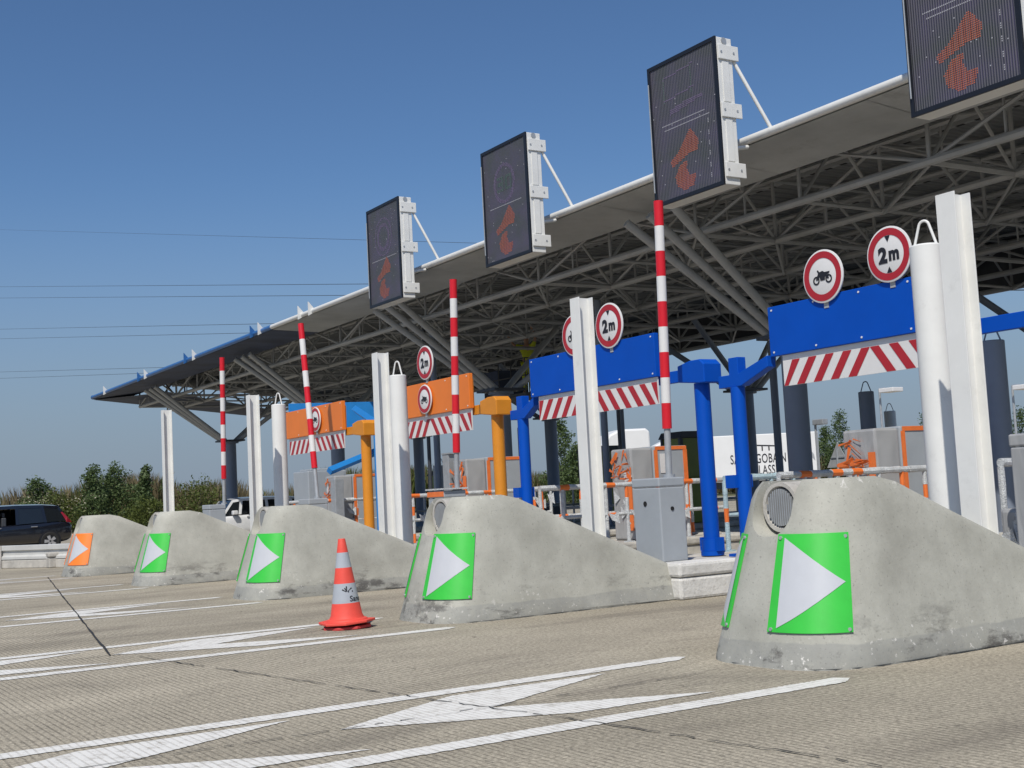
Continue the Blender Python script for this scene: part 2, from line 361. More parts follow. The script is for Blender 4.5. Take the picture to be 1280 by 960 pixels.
def tag(o, label=None, cat=None, group=None, kind=None):
    if label: o['label'] = label
    if cat: o['category'] = cat
    if group: o['group'] = group
    if kind: o['kind'] = kind
    return o
def thing(name, loc, label, cat, group=None, rz=0.):
    o = bpy.data.objects.new(name, None); col.objects.link(o); o.location = loc; o.rotation_euler = (0, 0, rz)
    o.empty_display_size = .2
    return tag(o, label, cat, group)
def copy_tree(o, parent=None):
    c = o.copy(); col.objects.link(c)
    if parent is not None: c.parent = parent
    for ch in o.children: copy_tree(ch, c)
    return c
def struct(o): o['kind'] = 'structure'; return o

def text_geo(txt, size, bold=0.0, spacing=1.0):
    cu = bpy.data.curves.new('t', 'FONT'); cu.body = txt; cu.size = size; cu.offset = bold; cu.align_x = 'CENTER'; cu.align_y = 'CENTER'
    cu.resolution_u = 4; cu.space_character = spacing
    ob = bpy.data.objects.new('t', cu); col.objects.link(ob)
    dg = bpy.context.evaluated_depsgraph_get(); me = bpy.data.meshes.new_from_object(ob.evaluated_get(dg))
    v = [tuple(p.co) for p in me.vertices]; f = [tuple(p.vertices) for p in me.polygons]
    bpy.data.objects.remove(ob); bpy.data.curves.remove(cu); bpy.data.meshes.remove(me)
    return v, f

# ------------------------------------------------------------------ layout (metres; x along the row of lanes, y along the traffic, camera near the origin)
XC = [-6.02, -10.69, -15.5, -20.4, -25.5]         # island centre lines
YF = 5.48                                          # front of the noses
PH = .36                                           # height of the raised pavement behind a nose
SUN = Vector((.69*math.cos(R(52)), -.724*math.cos(R(52)), math.sin(R(52)))).normalized()

# ground
g = MB(); g.add([(-3000,-3000,-.03),(3000,-3000,-.03),(3000,3000,-.03),(-3000,3000,-.03)], [(0,1,2,3)])
struct(g.build('verge_ground', M['field']))
g = MB(); g.add([(-88,-60,0),(60,-60,0),(60,70,0),(-88,70,0)], [(0,1,2,3)])
struct(g.build('concrete_road', M['road']))

# painted markings: two long edge lines and a run of chevrons in front of every nose
def marking(xc):
    b = MB(); z = .004
    def poly(p):
        q = []
        for (x0, y0), (x1, y1) in zip(p, p[1:]+p[:1]):
            d = math.hypot(x1-x0, y1-y0); n = max(1, int(d/.021)) if y0 > -3 or y1 > -3 else 4
            for k in range(n):
                t = k/n; o = rng.uniform(-.006,.006)*(1 if k else 0); q.append((x0+(x1-x0)*t-(y1-y0)/d*o, y0+(y1-y0)*t+(x1-x0)/d*o))
        b.add([(xc+x, y, z) for x, y in q], [tuple(range(len(q)))])
    poly([(-.83,-14),(-.67,-14),(-.66,-2),(-.63,5.36),(-.72,5.5),(-.79,5.44),(-.82,-2)])
    poly([(.60,-14),(.78,-14),(.79,-2),(.84,5.38),(.76,5.5),(.68,5.44),(.62,-2)])
    dy = 0
    for k in range(8):
        a = [(-.07,2.66),(-.02,3.54),(-.545,4.70),(-.555,3.58)]
        c = [(-.07,2.66),(.47,3.78),(.52,4.69),(-.02,3.54)]
        poly([(x, y-dy) for x, y in a]); poly([(x, y-dy) for x, y in c]); dy += 2.12
    return struct(b.build('road_marking', M['paint']))
for xc in XC: marking(xc)
# joints and cracks in the slab
def crack(pts, w, name='slab_joint', wob=.012, sub=14, gaps=0):
    b = MB(); P = []
    for (x0, y0), (x1, y1) in zip(pts[:-1], pts[1:]):
        for k in range(sub):
            t = k/sub; P.append((x0+(x1-x0)*t, y0+(y1-y0)*t))
    P.append(pts[-1])
    L, Rr = [], []
    for i, (x, y) in enumerate(P):
        a = P[max(i-1, 0)]; c = P[min(i+1, len(P)-1)]
        d = Vector((c[0]-a[0], c[1]-a[1])).normalized(); n = Vector((-d.y, d.x)); q = rng.uniform(-wob, wob); ww = w*rng.uniform(.35, 1.0)
        L.append((x+n.x*(q+ww), y+n.y*(q+ww), .008)); Rr.append((x+n.x*(q-ww), y+n.y*(q-ww), .008))
    m = len(P); b.add(L+Rr, [(i, m+i, m+i+1, i+1) for i in range(m-1) if not (gaps and rng.random() < gaps)])
    return struct(b.build(name, M['crack'], weld=False))
crack([(-25.7,5.22),(-18,3.9),(-10.73,2.66)], .014, wob=.005, sub=20)
crack([(-10.4,2.8),(-7.11,3.34),(-5.26,3.67),(-3.0,4.0),(2,4.8)], .008, wob=.014, sub=30, gaps=.2)
crack([(-6.14,-6),(-6.13,1.6),(-6.07,2.9),(-6.07,5.27)], .0065, sub=26, gaps=.35)
for xc in XC[1:4]: crack([(xc-.06,-6),(xc-.04,5.3)], .007, sub=40, gaps=.35)

# raised pavement (toll island platforms) with a rounded coping
for i, xc in enumerate(XC + [-31.0]):
    b = MB(); y0 = 8.19 if i < 5 else 6.2; y1 = 23.5
    b.box((xc-.64, y0, 0), (xc+.64, y1, .245))
    for s in (-1, 1):
        x0, x1 = sorted((xc+s*.67, xc+s*.40))
        b.box((x0, y0-.02, .247), (x1, y1, PH))
    b.box((xc-.398, y0, .247), (xc+.398, y1, PH-.012))
    b.box((xc-.67, y1+.002, .0), (xc+.67, y1+.3, PH))
    o = b.build('raised_pavement', M['kerb'], bevel=.03); struct(o)
    if i < 5:
        b = MB()                                       # freshly whitewashed first kerb stones
        b.box((xc+.30, y0-.05, .0), (xc+.700, 9.02, .225)); b.box((xc+.34, y0-.06, .228), (xc+.712, 8.98, PH+.012))
        struct(b.build('white_kerb', M['kerbwhite'], bevel=.03))

# ------------------------------------------------------------------ concrete noses
HN = 1.16
def nose_outline(n_arc=26):
    """base outline from the right tail round the nose to the left tail: list of (x, y, inset direction)"""
    pts = []
    for y in np.linspace(8.16, 6.35, 12): pts.append((.645, float(y)))
    for k in range(1, n_arc):
        t = math.pi*k/n_arc; e = .62
        cx = math.copysign(abs(math.cos(t))**e, math.cos(t)); sy = math.sin(t)**e
        pts.append((.645*cx, 6.30-.82*sy))
    for y in np.linspace(6.35, 8.16, 12): pts.append((-.645, float(y)))
    return pts
OUT = nose_outline()
def top_h(y):
    if y < 6.36: return HN
    return max(.37, HN - (y-6.36)*(HN-.37)/(8.16-6.36))
def nose_pt(i, z):
    """point of the battered wall above outline vertex i (i may be fractional)"""
    i0 = int(min(max(math.floor(i), 0), len(OUT)-2)); t = i - i0
    x = OUT[i0][0]*(1-t)+OUT[i0+1][0]*t; y = OUT[i0][1]*(1-t)+OUT[i0+1][1]*t
    fx = 1 - .36*z/HN
    yy = y
    if y < 6.75:                                       # the rounded front leans back further than the sides
        yy = y + (6.75-y)/1.27*.34*z/HN
    # no batter at the tail where the wall is low
    return Vector((x*fx, yy, z))
def make_nose_mesh():
    b = MB(); n = len(OUT); rings = []
    levels = [0, .03, .12, .25, .4, .55, .7, .82, .90, .955, .985, 1.0]
    for k, t in enumerate(levels):
        ring = []
        for i in range(n):
            p = nose_pt(i, 0); h = top_h(nose_pt(i, HN).y)
            q = nose_pt(i, h*t)
            if t > .9:                                  # rounded arris
                a = (t-.9)/.1; s = 1-.055*a*a
                q.x *= s; q.y += (6.9-q.y)*.05*a*a if q.y < 6.9 else 0
            if t == 0: q.x *= .985                      # broken foot, a shade undercut
            ring.append(q)
        rings.append(ring)
    for a, c in zip(rings[:-1], rings[1:]):
        b.add(a + c, [(i, i+1, n+i+1, n+i) for i in range(n-1)], 0, True)
    top = rings[-1]; h = n//2
    for i in range(h):
        j = n-1-i
        if j-1 <= i+1: b.add([top[i], top[i+1], top[j]], [(0,1,2)], 0, True); break
        b.add([top[i], top[i+1], top[j-1], top[j]], [(0,1,2,3)], 0, True)
    # tail end and underside
    for k in range(len(rings)-1):
        b.add([rings[k][0], rings[k+1][0], rings[k+1][-1], rings[k][-1]], [(0,1,2,3)], 0)
    bot = rings[0]
    b.add(bot, [tuple(range(n))], 0)
    o = b.build('body', [M['nose'], M['blackhole']])
    # slot for the flush lamp cut into the front
    c = MB(); poly = []
    wdt, zb, rr = .185, .80, .16
    for k in range(9):
        t = math.pi + math.pi/2*k/8; poly.append((-wdt+rr+rr*math.cos(t), zb+rr+rr*math.sin(t)))
    for k in range(9):
        t = -math.pi/2 + math.pi/2*k/8; poly.append((wdt-rr+rr*math.cos(t), zb+rr+rr*math.sin(t)))
    poly += [(wdt, 1.4), (-wdt, 1.4)]
    c.prism(poly, lambda u, w, d: Vector((u-.03, d, w)), 5.0, 6.13)
    co = c.build('cutter', M['nose'])
    md = o.modifiers.new('cut', 'BOOLEAN'); md.operation = 'DIFFERENCE'; md.object = co; md.solver = 'EXACT'
    dg = bpy.context.evaluated_depsgraph_get(); me = bpy.data.meshes.new_from_object(o.evaluated_get(dg))
    me.name = 'body'; me.set_sharp_from_angle(angle=R(21))
    bpy.data.objects.remove(o); bpy.data.objects.remove(co)
    return me
def arc_index(sign, frac):
    """outline index on the right (+) or left (-) half; frac 0 = nose tip, 1 = start of the straight side"""
    mid = (len(OUT)-1)/2; return mid - sign*frac*(mid-11)
def board_grid(f0, f1, z0, z1, sign, off, nu=14, nv=8, fn=None):
    V, F = [], []
    for j in range(nv+1):
        for i in range(nu+1):
            a, bb = i/nu, j/nv
            if fn: a = fn(a, bb)
            idx = arc_index(sign, f0+(f1-f0)*a); z = z0+(z1-z0)*bb
            p = nose_pt(idx, z); q = nose_pt(idx+.3, z)-nose_pt(idx-.3, z); w = nose_pt(idx, z+.05)-p
            nrm = w.cross(q).normalized()
            if nrm.y > 0 or (nrm.x*sign < 0 and abs(nrm.x) > .5): nrm = -nrm
            V.append(p + nrm*off)
    for j in range(nv):
        for i in range(nu): F.append((j*(nu+1)+i, j*(nu+1)+i+1, (j+1)*(nu+1)+i+1, (j+1)*(nu+1)+i))
    return V, F
NOSE = make_nose_mesh()
BODY_LABEL = ['grey concrete toll island nose nearest the camera, with a black scrape along its foot',
    'grey concrete toll island nose to the right of the orange traffic cone',
    'grey concrete toll island nose directly behind the orange traffic cone',
    'grey concrete toll island nose with a green arrow board, next to the orange-boarded one',
    'farthest grey concrete toll island nose, carrying an orange arrow board']
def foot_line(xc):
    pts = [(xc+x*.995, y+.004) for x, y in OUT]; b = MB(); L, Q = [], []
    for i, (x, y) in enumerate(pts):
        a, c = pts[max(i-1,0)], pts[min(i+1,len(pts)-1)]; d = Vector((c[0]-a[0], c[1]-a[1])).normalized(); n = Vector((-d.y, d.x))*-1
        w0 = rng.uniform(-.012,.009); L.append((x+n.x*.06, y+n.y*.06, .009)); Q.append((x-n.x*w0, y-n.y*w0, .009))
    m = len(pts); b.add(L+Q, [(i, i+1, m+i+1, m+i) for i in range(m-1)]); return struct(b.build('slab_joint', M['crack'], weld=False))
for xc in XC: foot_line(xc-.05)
def solid(V, F, off_dir):  # give a grid sheet thickness
    return V, F
board_meshes = {}
for i, xc in enumerate(XC):
    t = thing('island_nose', (xc-.05, 0, 0), BODY_LABEL[i], 'concrete nose', 'concrete noses in front of the toll islands')
    o = bpy.data.objects.new('body', NOSE); col.objects.link(o); o.parent = t
    bm_ = M['boardorange'] if i == 4 else M['green']
    for s in (1, -1):
        key = (s, i == 4)
        if key not in board_meshes:
            b = MB()
            f0, f1 = (.05, .67) if s > 0 else (.20, .79)
            V, F = board_grid(f0, f1, .215, .815, s, .014); b.add(V, F, 0, True)
            V2, F2 = board_grid(f0, f1, .215, .815, s, .002); b.add(V2, F2, 0, True)
            n1 = 15
            rim = [k for k in range(n1)] + [n1*j+14 for j in range(1, 9)] + [n1*8+k for k in range(13, -1, -1)] + [n1*j for j in range(7, 0, -1)]
            b.add([V[k] for k in rim]+[V2[k] for k in rim], [(k, (k+1) % len(rim), len(rim)+(k+1) % len(rim), len(rim)+k) for k in range(len(rim))], 0)
            # white triangle pointing away from the nose, slightly curved flanks
            V, F = board_grid(f0, f1, (.24), (.79), s, .0175, 14, 24, fn=lambda a, bb: .07 + a*max(.006, (1-abs(2*bb-1)))*.86)
            b.add(V, F, 1, True)
            for (fa, zz) in ((f0+.015,.235),(f1-.015,.235),(f0+.015,.795),(f1-.015,.795)):
                idx = arc_index(s, fa); p = nose_pt(idx, zz); d = Vector((p.x, p.y-6.6, 0)).normalized()
                b.tube(p+d*.010, p+d*.024, .012, seg=8, mat=2)
            ob = b.build('arrow_board', [bm_, M['arrow'], M['galv']], t); board_meshes[key] = ob.data
        else:
            ob = bpy.data.objects.new('arrow_board', board_meshes[key]); col.objects.link(ob); ob.parent = t
    # flush lamp: cream ring, dark ribbed lens
    if i == 0:
        b = MB(); c = (-.03, 5.85, .985)
        b.lathe([(.165,.27),(.165,0),(.140,0),(.132,.03)], 28, c, 0, axis='y')
        lamp_ring = b.build('lamp', [M['kerb'], M['black']], t)
        b = MB(); b.lathe([(.131,.25),(.131,.028),(.09,.018),(.001,.015)], 28, c, 0, axis='y')
        for k in range(-6, 7):
            x = k*.02; hz = math.sqrt(max(.0004, .122**2-x*x)); b.box((c[0]+x-.004, c[1]-.004, c[2]-hz), (c[0]+x+.004, c[1]+.028, c[2]+hz), 1)
        lens = b.build('lens', [M['black'], M['galv']], lamp_ring)
    else:
        a = lamp_ring.copy(); col.objects.link(a); a.parent = t
        l2 = lens.copy(); col.objects.link(l2); l2.parent = a

# ------------------------------------------------------------------ H-section posts
def hpost(x, y, h, label):
    b = MB(); w, d, tk = .082, .088, .011
    pr = [(-w,-d),(w,-d),(w,-d+tk),(tk/2,-d+tk),(tk/2,d-tk),(w,d-tk),(w,d),(-w,d),(-w,d-tk),(-tk/2,d-tk),(-tk/2,-d+tk),(-w,-d+tk)]
    n = len(pr); z0, z1 = PH*.2, h
    V = [(px, py, z0) for px, py in pr] + [(px, py, z1) for px, py in pr]
    b.add(V, [(k, (k+1) % n, n+(k+1) % n, n+k) for k in range(n)])
    for q in ((0,1,2,11),(3,4,9,10),(5,6,7,8)): b.add([V[n+k] for k in q], [(0,1,2,3)])
    b.box((-.16,-.17,PH*.2-.02),(.16,.17,PH*.2))
    t = b.build('steel_post', M['white'], loc=(x, y, 0), bevel=.003)
    return tag(t, label, 'steel post', 'white H-section steel posts on the islands')
HPOS = [(-5.75,7.39,3.13), (-10.42,7.42,3.13), (-15.22,7.45,3.15), (-20.15,7.45,3.04), (-25.1,7.45,3.2)]
HL = ['tall white H-section steel post behind the nearest concrete nose', 'white H-section steel post in front of the half hidden motorcycle sign',
      'white H-section steel post between the cone and the two orange height gauges', 'white H-section steel post left of the white cylinder nearest the orange gauges',
      'leftmost white H-section steel post, standing alone against the sky']
for (x, y, h), l in zip(HPOS, HL): hpost(x, y, h, l)

# ------------------------------------------------------------------ cylindrical bollards with a lifting loop
def bollard(x, y, h, r, mat, label):
    b = MB(); b.lathe([(r, PH-.02), (r, h-.012), (r-.012, h)], 24)
    ob = thing('steel_bollard', (x, y, 0), label, 'bollard', 'tall steel bollards with a lifting loop')
    b.build('shaft', mat, ob)
    l = MB(); pts = [Vector((-r*.72, 0, h-.01))] + [Vector((r*.34*math.cos(t), 0, h+.15+.05*math.sin(t))) for t in np.linspace(math.pi*.95, .05*math.pi, 9)] + [Vector((r*.72, 0, h-.01))]
    l.path(pts, .011, 8); l.build('lifting_loop', mat, ob, rot=(0, 0, R(20)))
    return ob
bollard(-6.60, 8.10, 2.97, .128, M['white'], 'white cylindrical bollard left of the nearest white H-section post')
bollard(-16.05, 8.12, 2.94, .125, M['white'], 'white cylindrical bollard beside the orange gauge with the 2m sign')
bollard(-20.75, 8.14, 2.93, .125, M['white'], 'white cylindrical bollard under the left end of the farthest orange gauge')
bollard(-10.28, 13.75, 2.80, .15, M['column'], 'bollard coloured grey for its shade, right of the nearest H-section post')  # column paint stands in for the shade on this bollard
bollard(-17.2, 19.0, 2.80, .15, M['column'], 'bollard coloured dark for its shade, seen behind the wrapped ticket machine of the nearest lane')  # shade put into the colour by using the darker column paint
bollard(-22.6, 25.8, 2.80, .15, M['white'], 'small far white bollard just right of the dark one')
bollard(-31.2, 17.0, 2.05, .2, M['cab'], 'short grey bollard over the far olive booth')

# ------------------------------------------------------------------ gates: cabinet + raised red and white arm
def gate(i, x0, lean_x, ztop, label_c, label_a, wrapped=False):
    x1 = x0+.46; y0, y1 = 8.30, 8.64; z0, z1 = PH, (1.42 if wrapped else 1.25)
    t = thing('toll_barrier', (x0+.23, 8.47, 0), label_c, 'toll barrier', 'toll barriers behind the noses')
    mt = M['wrap'] if wrapped else M['cab']
    b = MB(); b.box((-.23,-.17,z0),(.23,.17,z1-.10)); b.build('cabinet', mt, t, bevel=.014)
    b = MB(); b.box((-.236,-.176,z1-.096),(.236,.176,z1)); b.build('lid', mt, t, bevel=.014)
    b = MB()
    b.tube((-.02,-.168,z1-.27),(-.02,-.176,z1-.27),.028, seg=14); b.build('lock', M['blackhole'], t)
    b = MB(); b.tube((.228,-.01,z1-.33),(.238,-.01,z1-.33),.022, seg=14); b.build('lock', M['blackhole'], t)
    # the raised arm turns in its hub on the cabinet
    ax = .13; ay = (.10,.055,.10,.03,.18)[i]; pm = MB(); base = Vector((ax,ay,z1+.003)); top = Vector((ax+lean_x,ay,ztop)); k0 = (1.77-z1)/(ztop-z1)
    p0 = base.lerp(top, k0); pm.tube(base, p0, .036, seg=14); pm.tube((ax,ay,z1+.001),(ax,ay,z1+.03),.065, seg=14)
    a = pm.build('arm', M['galv'], t); a['label'] = label_a
    b = MB(); n = 9
    for k in range(n):
        b.tube(p0.lerp(top, k/n), p0.lerp(top, (k+1)/n), .052, seg=16, mat=0 if k % 2 == 0 else 1, cap=True)
    b.build('striped_boom', [M['red'], M['signwhite']], a, weld=False)
    return t
gate(0, -6.13, .16, 4.2, 'toll barrier with a plastic-wrapped cabinet at the right edge of the picture', 'raised red and white arm', True)
gate(1, -10.90, .11, 4.24, 'toll barrier whose raised arm reaches an LED sign, grey cabinet beside the blue post', 'raised red and white arm')
gate(2, -15.62, .17, 4.19, 'toll barrier whose upright arm stands before the orange gauge right of the cone', 'raised red and white arm')
gate(3, -20.38, -.45, 4.33, 'toll barrier whose red and white arm leans left across the far orange gauge', 'leaning red and white arm')
gate(4, -25.62, .15, 4.29, 'leftmost toll barrier, its raised arm in front of a canopy column', 'raised red and white arm')
b = MB(); b.box((-15.62,8.285,1.17),(-15.16,8.297,1.24)); b.box((-15.66,8.28,1.262),(-15.12,8.66,1.285), 1)
tag(b.build('wrapped_tray', [M['tape'], M['clearwrap']]), 'orange taped plastic sheet lying on the barrier cabinet right of the cone', 'plastic sheet')

# ------------------------------------------------------------------ height gauges
GY = 9.35
def gauge(xl, xr, xpost, mat, matpost, label, hide_board=False):
    t = thing('height_gauge', (xpost, GY, 0), label, 'height gauge', 'height gauges swung across the lanes')
    L, Rr = xl-xpost, xr-xpost
    b = MB(); b.box((L,-.035,2.46),(Rr,.035,2.985)); 
    o = b.build('panel', mat, t, bevel=.006)
    rv = MB()
    for k in range(5):
        for z in (2.50, 2.945): 
            xx = L+.06+(Rr-L-.12)*k/4; rv.tube((xx,-.035,z),(xx,-.041,z),.011, seg=8)
    rv.build('rivets', M['signwhite'], o)
    # hatched warning board hanging under the panel
    b = MB(); h0, h1 = 2.135, 2.435; l2, r2 = L+.14, Rr-.02
    b.box((l2,.0,h0),(r2,.014,2.458), 0)
    mid = (l2+r2)/2; pitch = .235; sw = .11; lean = .19
    def stripe(xb, ln):
        q = [(xb,h0+.002),(xb+sw,h0+.002),(xb+sw+ln,h1-.035),(xb+ln,h1-.035)]
        q = [(min(max(u,l2+.002),r2-.002), w) for u, w in q]
        if q[1][0]-q[0][0] > .02 or q[2][0]-q[3][0] > .02: b.add([(u,-.004,w) for u, w in q], [(0,1,2,3)], 1)
    for k in range(8):
        stripe(mid-sw-lean-k*pitch, lean)
        stripe(mid+lean+.002+k*pitch, -lean)
    b.build('striped_board', [M['signwhite'], M['darkred']], t, weld=False)
    # arm, pivot box, post
    b = MB(); b.box((Rr-.1,.037,2.47),(Rr-.02,.06,2.9)); b.box((Rr-.1,.061,2.36),(-.22,.125,2.50)); b.build('arm', matpost, t, bevel=.006)
    b = MB(); pts = [(-.26,2.33),(.10,2.29),(.20,2.29),(.20,2.50),(.13,2.56),(-.05,2.56),(-.26,2.52)]
    b.prism(pts, lambda u, w, d: Vector((u, d, w)), -.13, .13); b.build('pivot_box', matpost, t, bevel=.012)
    b = MB(); b.tube((0,0,PH+.02),(0,0,2.3),.09, seg=24); b.build('post', matpost, t)
    b = MB(); b.tube((0,0,PH),(0,0,PH+.05),.13, seg=20); b.tube((0,0,PH+.052),(0,0,PH+.18),.115, seg=20)
    for s in (-1, 1): b.box((s*.13-.02,-.05,PH+.05),(s*.13+.02,.05,PH+.20))
    b.build('foot', matpost, t)
    return t
gauge(-9.70, -7.16, -6.15, M['blue'], M['blue'], 'blue height gauge nearest the camera, hung with red and white hatching')
gauge(-14.40, -11.64, -10.87, M['blue'], M['blue'], 'blue height gauge on the post beside the grey barrier cabinet')
gauge(-18.85, -16.08, -15.37, M['orange'], M['yellow'], 'orange height gauge on the amber post nearer the camera')
gauge(-23.46, -20.68, -19.80, M['orange'], M['yellow'], 'orange height gauge behind the leaning barrier arm')
def restpost(x, y, mat, label, nx):
    b = MB(); b.tube((0,0,PH),(0,0,2.20),.08, seg=22)
    t = thing('gauge_rest_post', (x, y, 0), label, 'post', 'posts that catch the free end of a gauge'); b.build('post', mat, t)
    b = MB(); b.prism([(-.24,2.20),(.12,2.20),(nx,2.36),(nx,2.48),(.09,2.34),(.09,2.52),(-.06,2.52),(-.06,2.335),(-.24,2.335)], lambda u, w, d: Vector((u,-d,w)), -.06, .06); b.build('cradle', mat, t, bevel=.006)
    b = MB(); b.box((-.15,-.15,PH),(.15,.15,PH+.03)); b.build('foot', mat, t)
    b = MB(); b.box((-.15,-.13,1.1),(.0,.13,1.24)); b.build('clamp', mat, t)
restpost(-10.28, GY, M['blue'], 'blue post with a T-shaped head catching the nearest blue gauge', .55)
restpost(-14.86, 9.46, M['blue'], 'slim blue post between the amber post and a white H-section post', .40)
# gauges of the far lanes, swung open along the traffic
def open_gauge(x, y, z0, z1, ln, tilt, label):
    t = thing('height_gauge', (x, y, 0), label, 'height gauge', 'sun-lightened blue gauges swung open')
    b = MB(); xf = Matrix.Rotation(tilt, 4, 'Z'); b.box((-.04,0,z0),(.04,ln,z1), xf=xf); b.build('panel', M['bluesunlit'], t, bevel=.006)
    b = MB(); p = xf @ Vector((0, ln, 0)); b.tube((p.x,p.y,PH),(p.x,p.y,z1),.1, seg=18); b.build('post', M['bluesunlit'], t)
open_gauge(-27.9, 11.2, 2.95, 3.55, 2.6, R(-12), 'sun-lightened blue gauge panel above the farther orange gauge, swung open')
def loose_beam(p0, p1, pr, label):
    t = thing('swung_beam', (p1[0], p1[1], PH), label, 'gauge beam', 'sun-lightened blue gauge beams of the far lanes'); o_ = Vector((p1[0], p1[1], PH))
    b = MB(); b.tube(Vector(p0)-o_, Vector(p1)-o_, .09, seg=4); b.build('beam', M['bluesunlit'], t)
    b = MB(); b.tube((0,0,0),(0,0,p1[2]-PH+.05),pr, seg=16); b.build('post', M['bluesunlit'], t)
loose_beam((-25.2,11.0,1.85),(-25.9,13.0,2.45),.08,'sun-lightened blue sloping beam left of the farther amber post')
loose_beam((-25.9,12.0,3.25),(-23.4,11.3,2.75),.07,'sun-lightened blue beam sloping down to the farther amber pivot box')
# ------------------------------------------------------------------ round prohibition signs on the gauges
def disc_sign(x, y, z, r, kind, label):
    t = thing('road_sign', (x, y, z), label, 'road sign', 'round red-rimmed road signs')
    b = MB()
    b.lathe([(r*.97,.022),(r,.016),(r,.004),(r*.965,0)], 40, (0,0,0), 0, axis='y'); b.build('disc', [M['signwhite']], t)
    def ring(bb, r0, r1, yy, mat, cx=0, cz=0, n=40):
        V = [(cx+r0*math.cos(2*math.pi*k/n), yy, cz+r0*math.sin(2*math.pi*k/n)) for k in range(n)] + [(cx+r1*math.cos(2*math.pi*k/n), yy, cz+r1*math.sin(2*math.pi*k/n)) for k in range(n)]
        bb.add(V, [(k, (k+1) % n, n+(k+1) % n, n+k) for k in range(n)], mat)
    b = MB(); ring(b, r*.68, r*.93, -.003, 0); b.build('red_rim', M['darkred'], t, weld=False)
    b = MB()
    if kind == '2m':
        v, f = text_geo('2', r*.74, .012*r/.28); b.add([(p[0]-r*.26, -.004, p[1]-.01) for p in v], f)
        v, f = text_geo('m', r*.66, .010*r/.28); b.add([(p[0]*.92+r*.24, -.004, p[1]-r*.02) for p in v], f)
        for s in (1, -1): b.add([(-r*.12,-.004,s*r*.66),(r*.12,-.004,s*r*.66),(0,-.004,s*r*.44)], [(0,1,2)])
    else:
        for cx in (-.27, .27): ring(b, r*.10, r*.165, -.004, 0, cx*r*1.15, -r*.13, 20)
        P = [(-.33,-.10),(-.20,.13),(-.26,.24),(-.20,.26),(-.13,.17),(.02,.20),(.12,.14),(.38,.14),(.36,.08),(.22,.02),(.34,-.10),(.27,-.14),(.14,-.02),(.12,-.16),(-.10,-.16),(-.13,-.02),(-.27,-.14)]
        b.add([(u*r, -.0042, w*r) for u, w in P], [tuple(range(len(P)))])
    b.build('symbol', M['ink'], t, weld=False)
    b = MB(); b.box((-.03,.023,-r-.05),(.03,.045,r*.5)); b.build('bracket', M['signback'], t)
disc_sign(-.95*9.32, 9.285, .215*9.32+1.17, .27, 'moto', 'round red-rimmed motorcycle sign on the nearest blue gauge')
disc_sign(-.86*9.30, 9.285, .222*9.30+1.17, .268, '2m', 'round red-rimmed 2m sign on the nearest blue gauge')
disc_sign(-1.425*9.30, 9.285, .215*9.30+1.17, .27, 'moto', 'round motorcycle sign half hidden by a white H-section post')
disc_sign(-1.345*9.28, 9.285, .217*9.30+1.17, .285, '2m', 'round 2m sign on the blue gauge right of the H-section post hiding its twin')
disc_sign(-1.87*9.30, 9.285, .228*9.30+1.17, .27, '2m', 'round 2m sign above the orange gauge right of the cone')
disc_sign(-1.88*9.27, 9.27, .166*9.30+1.17, .23, 'moto', 'round motorcycle sign on the face of the nearer orange gauge')
disc_sign(-2.352*9.27, 9.27, .168*9.30+1.17, .23, 'moto', 'round motorcycle sign behind the leaning barrier arm')

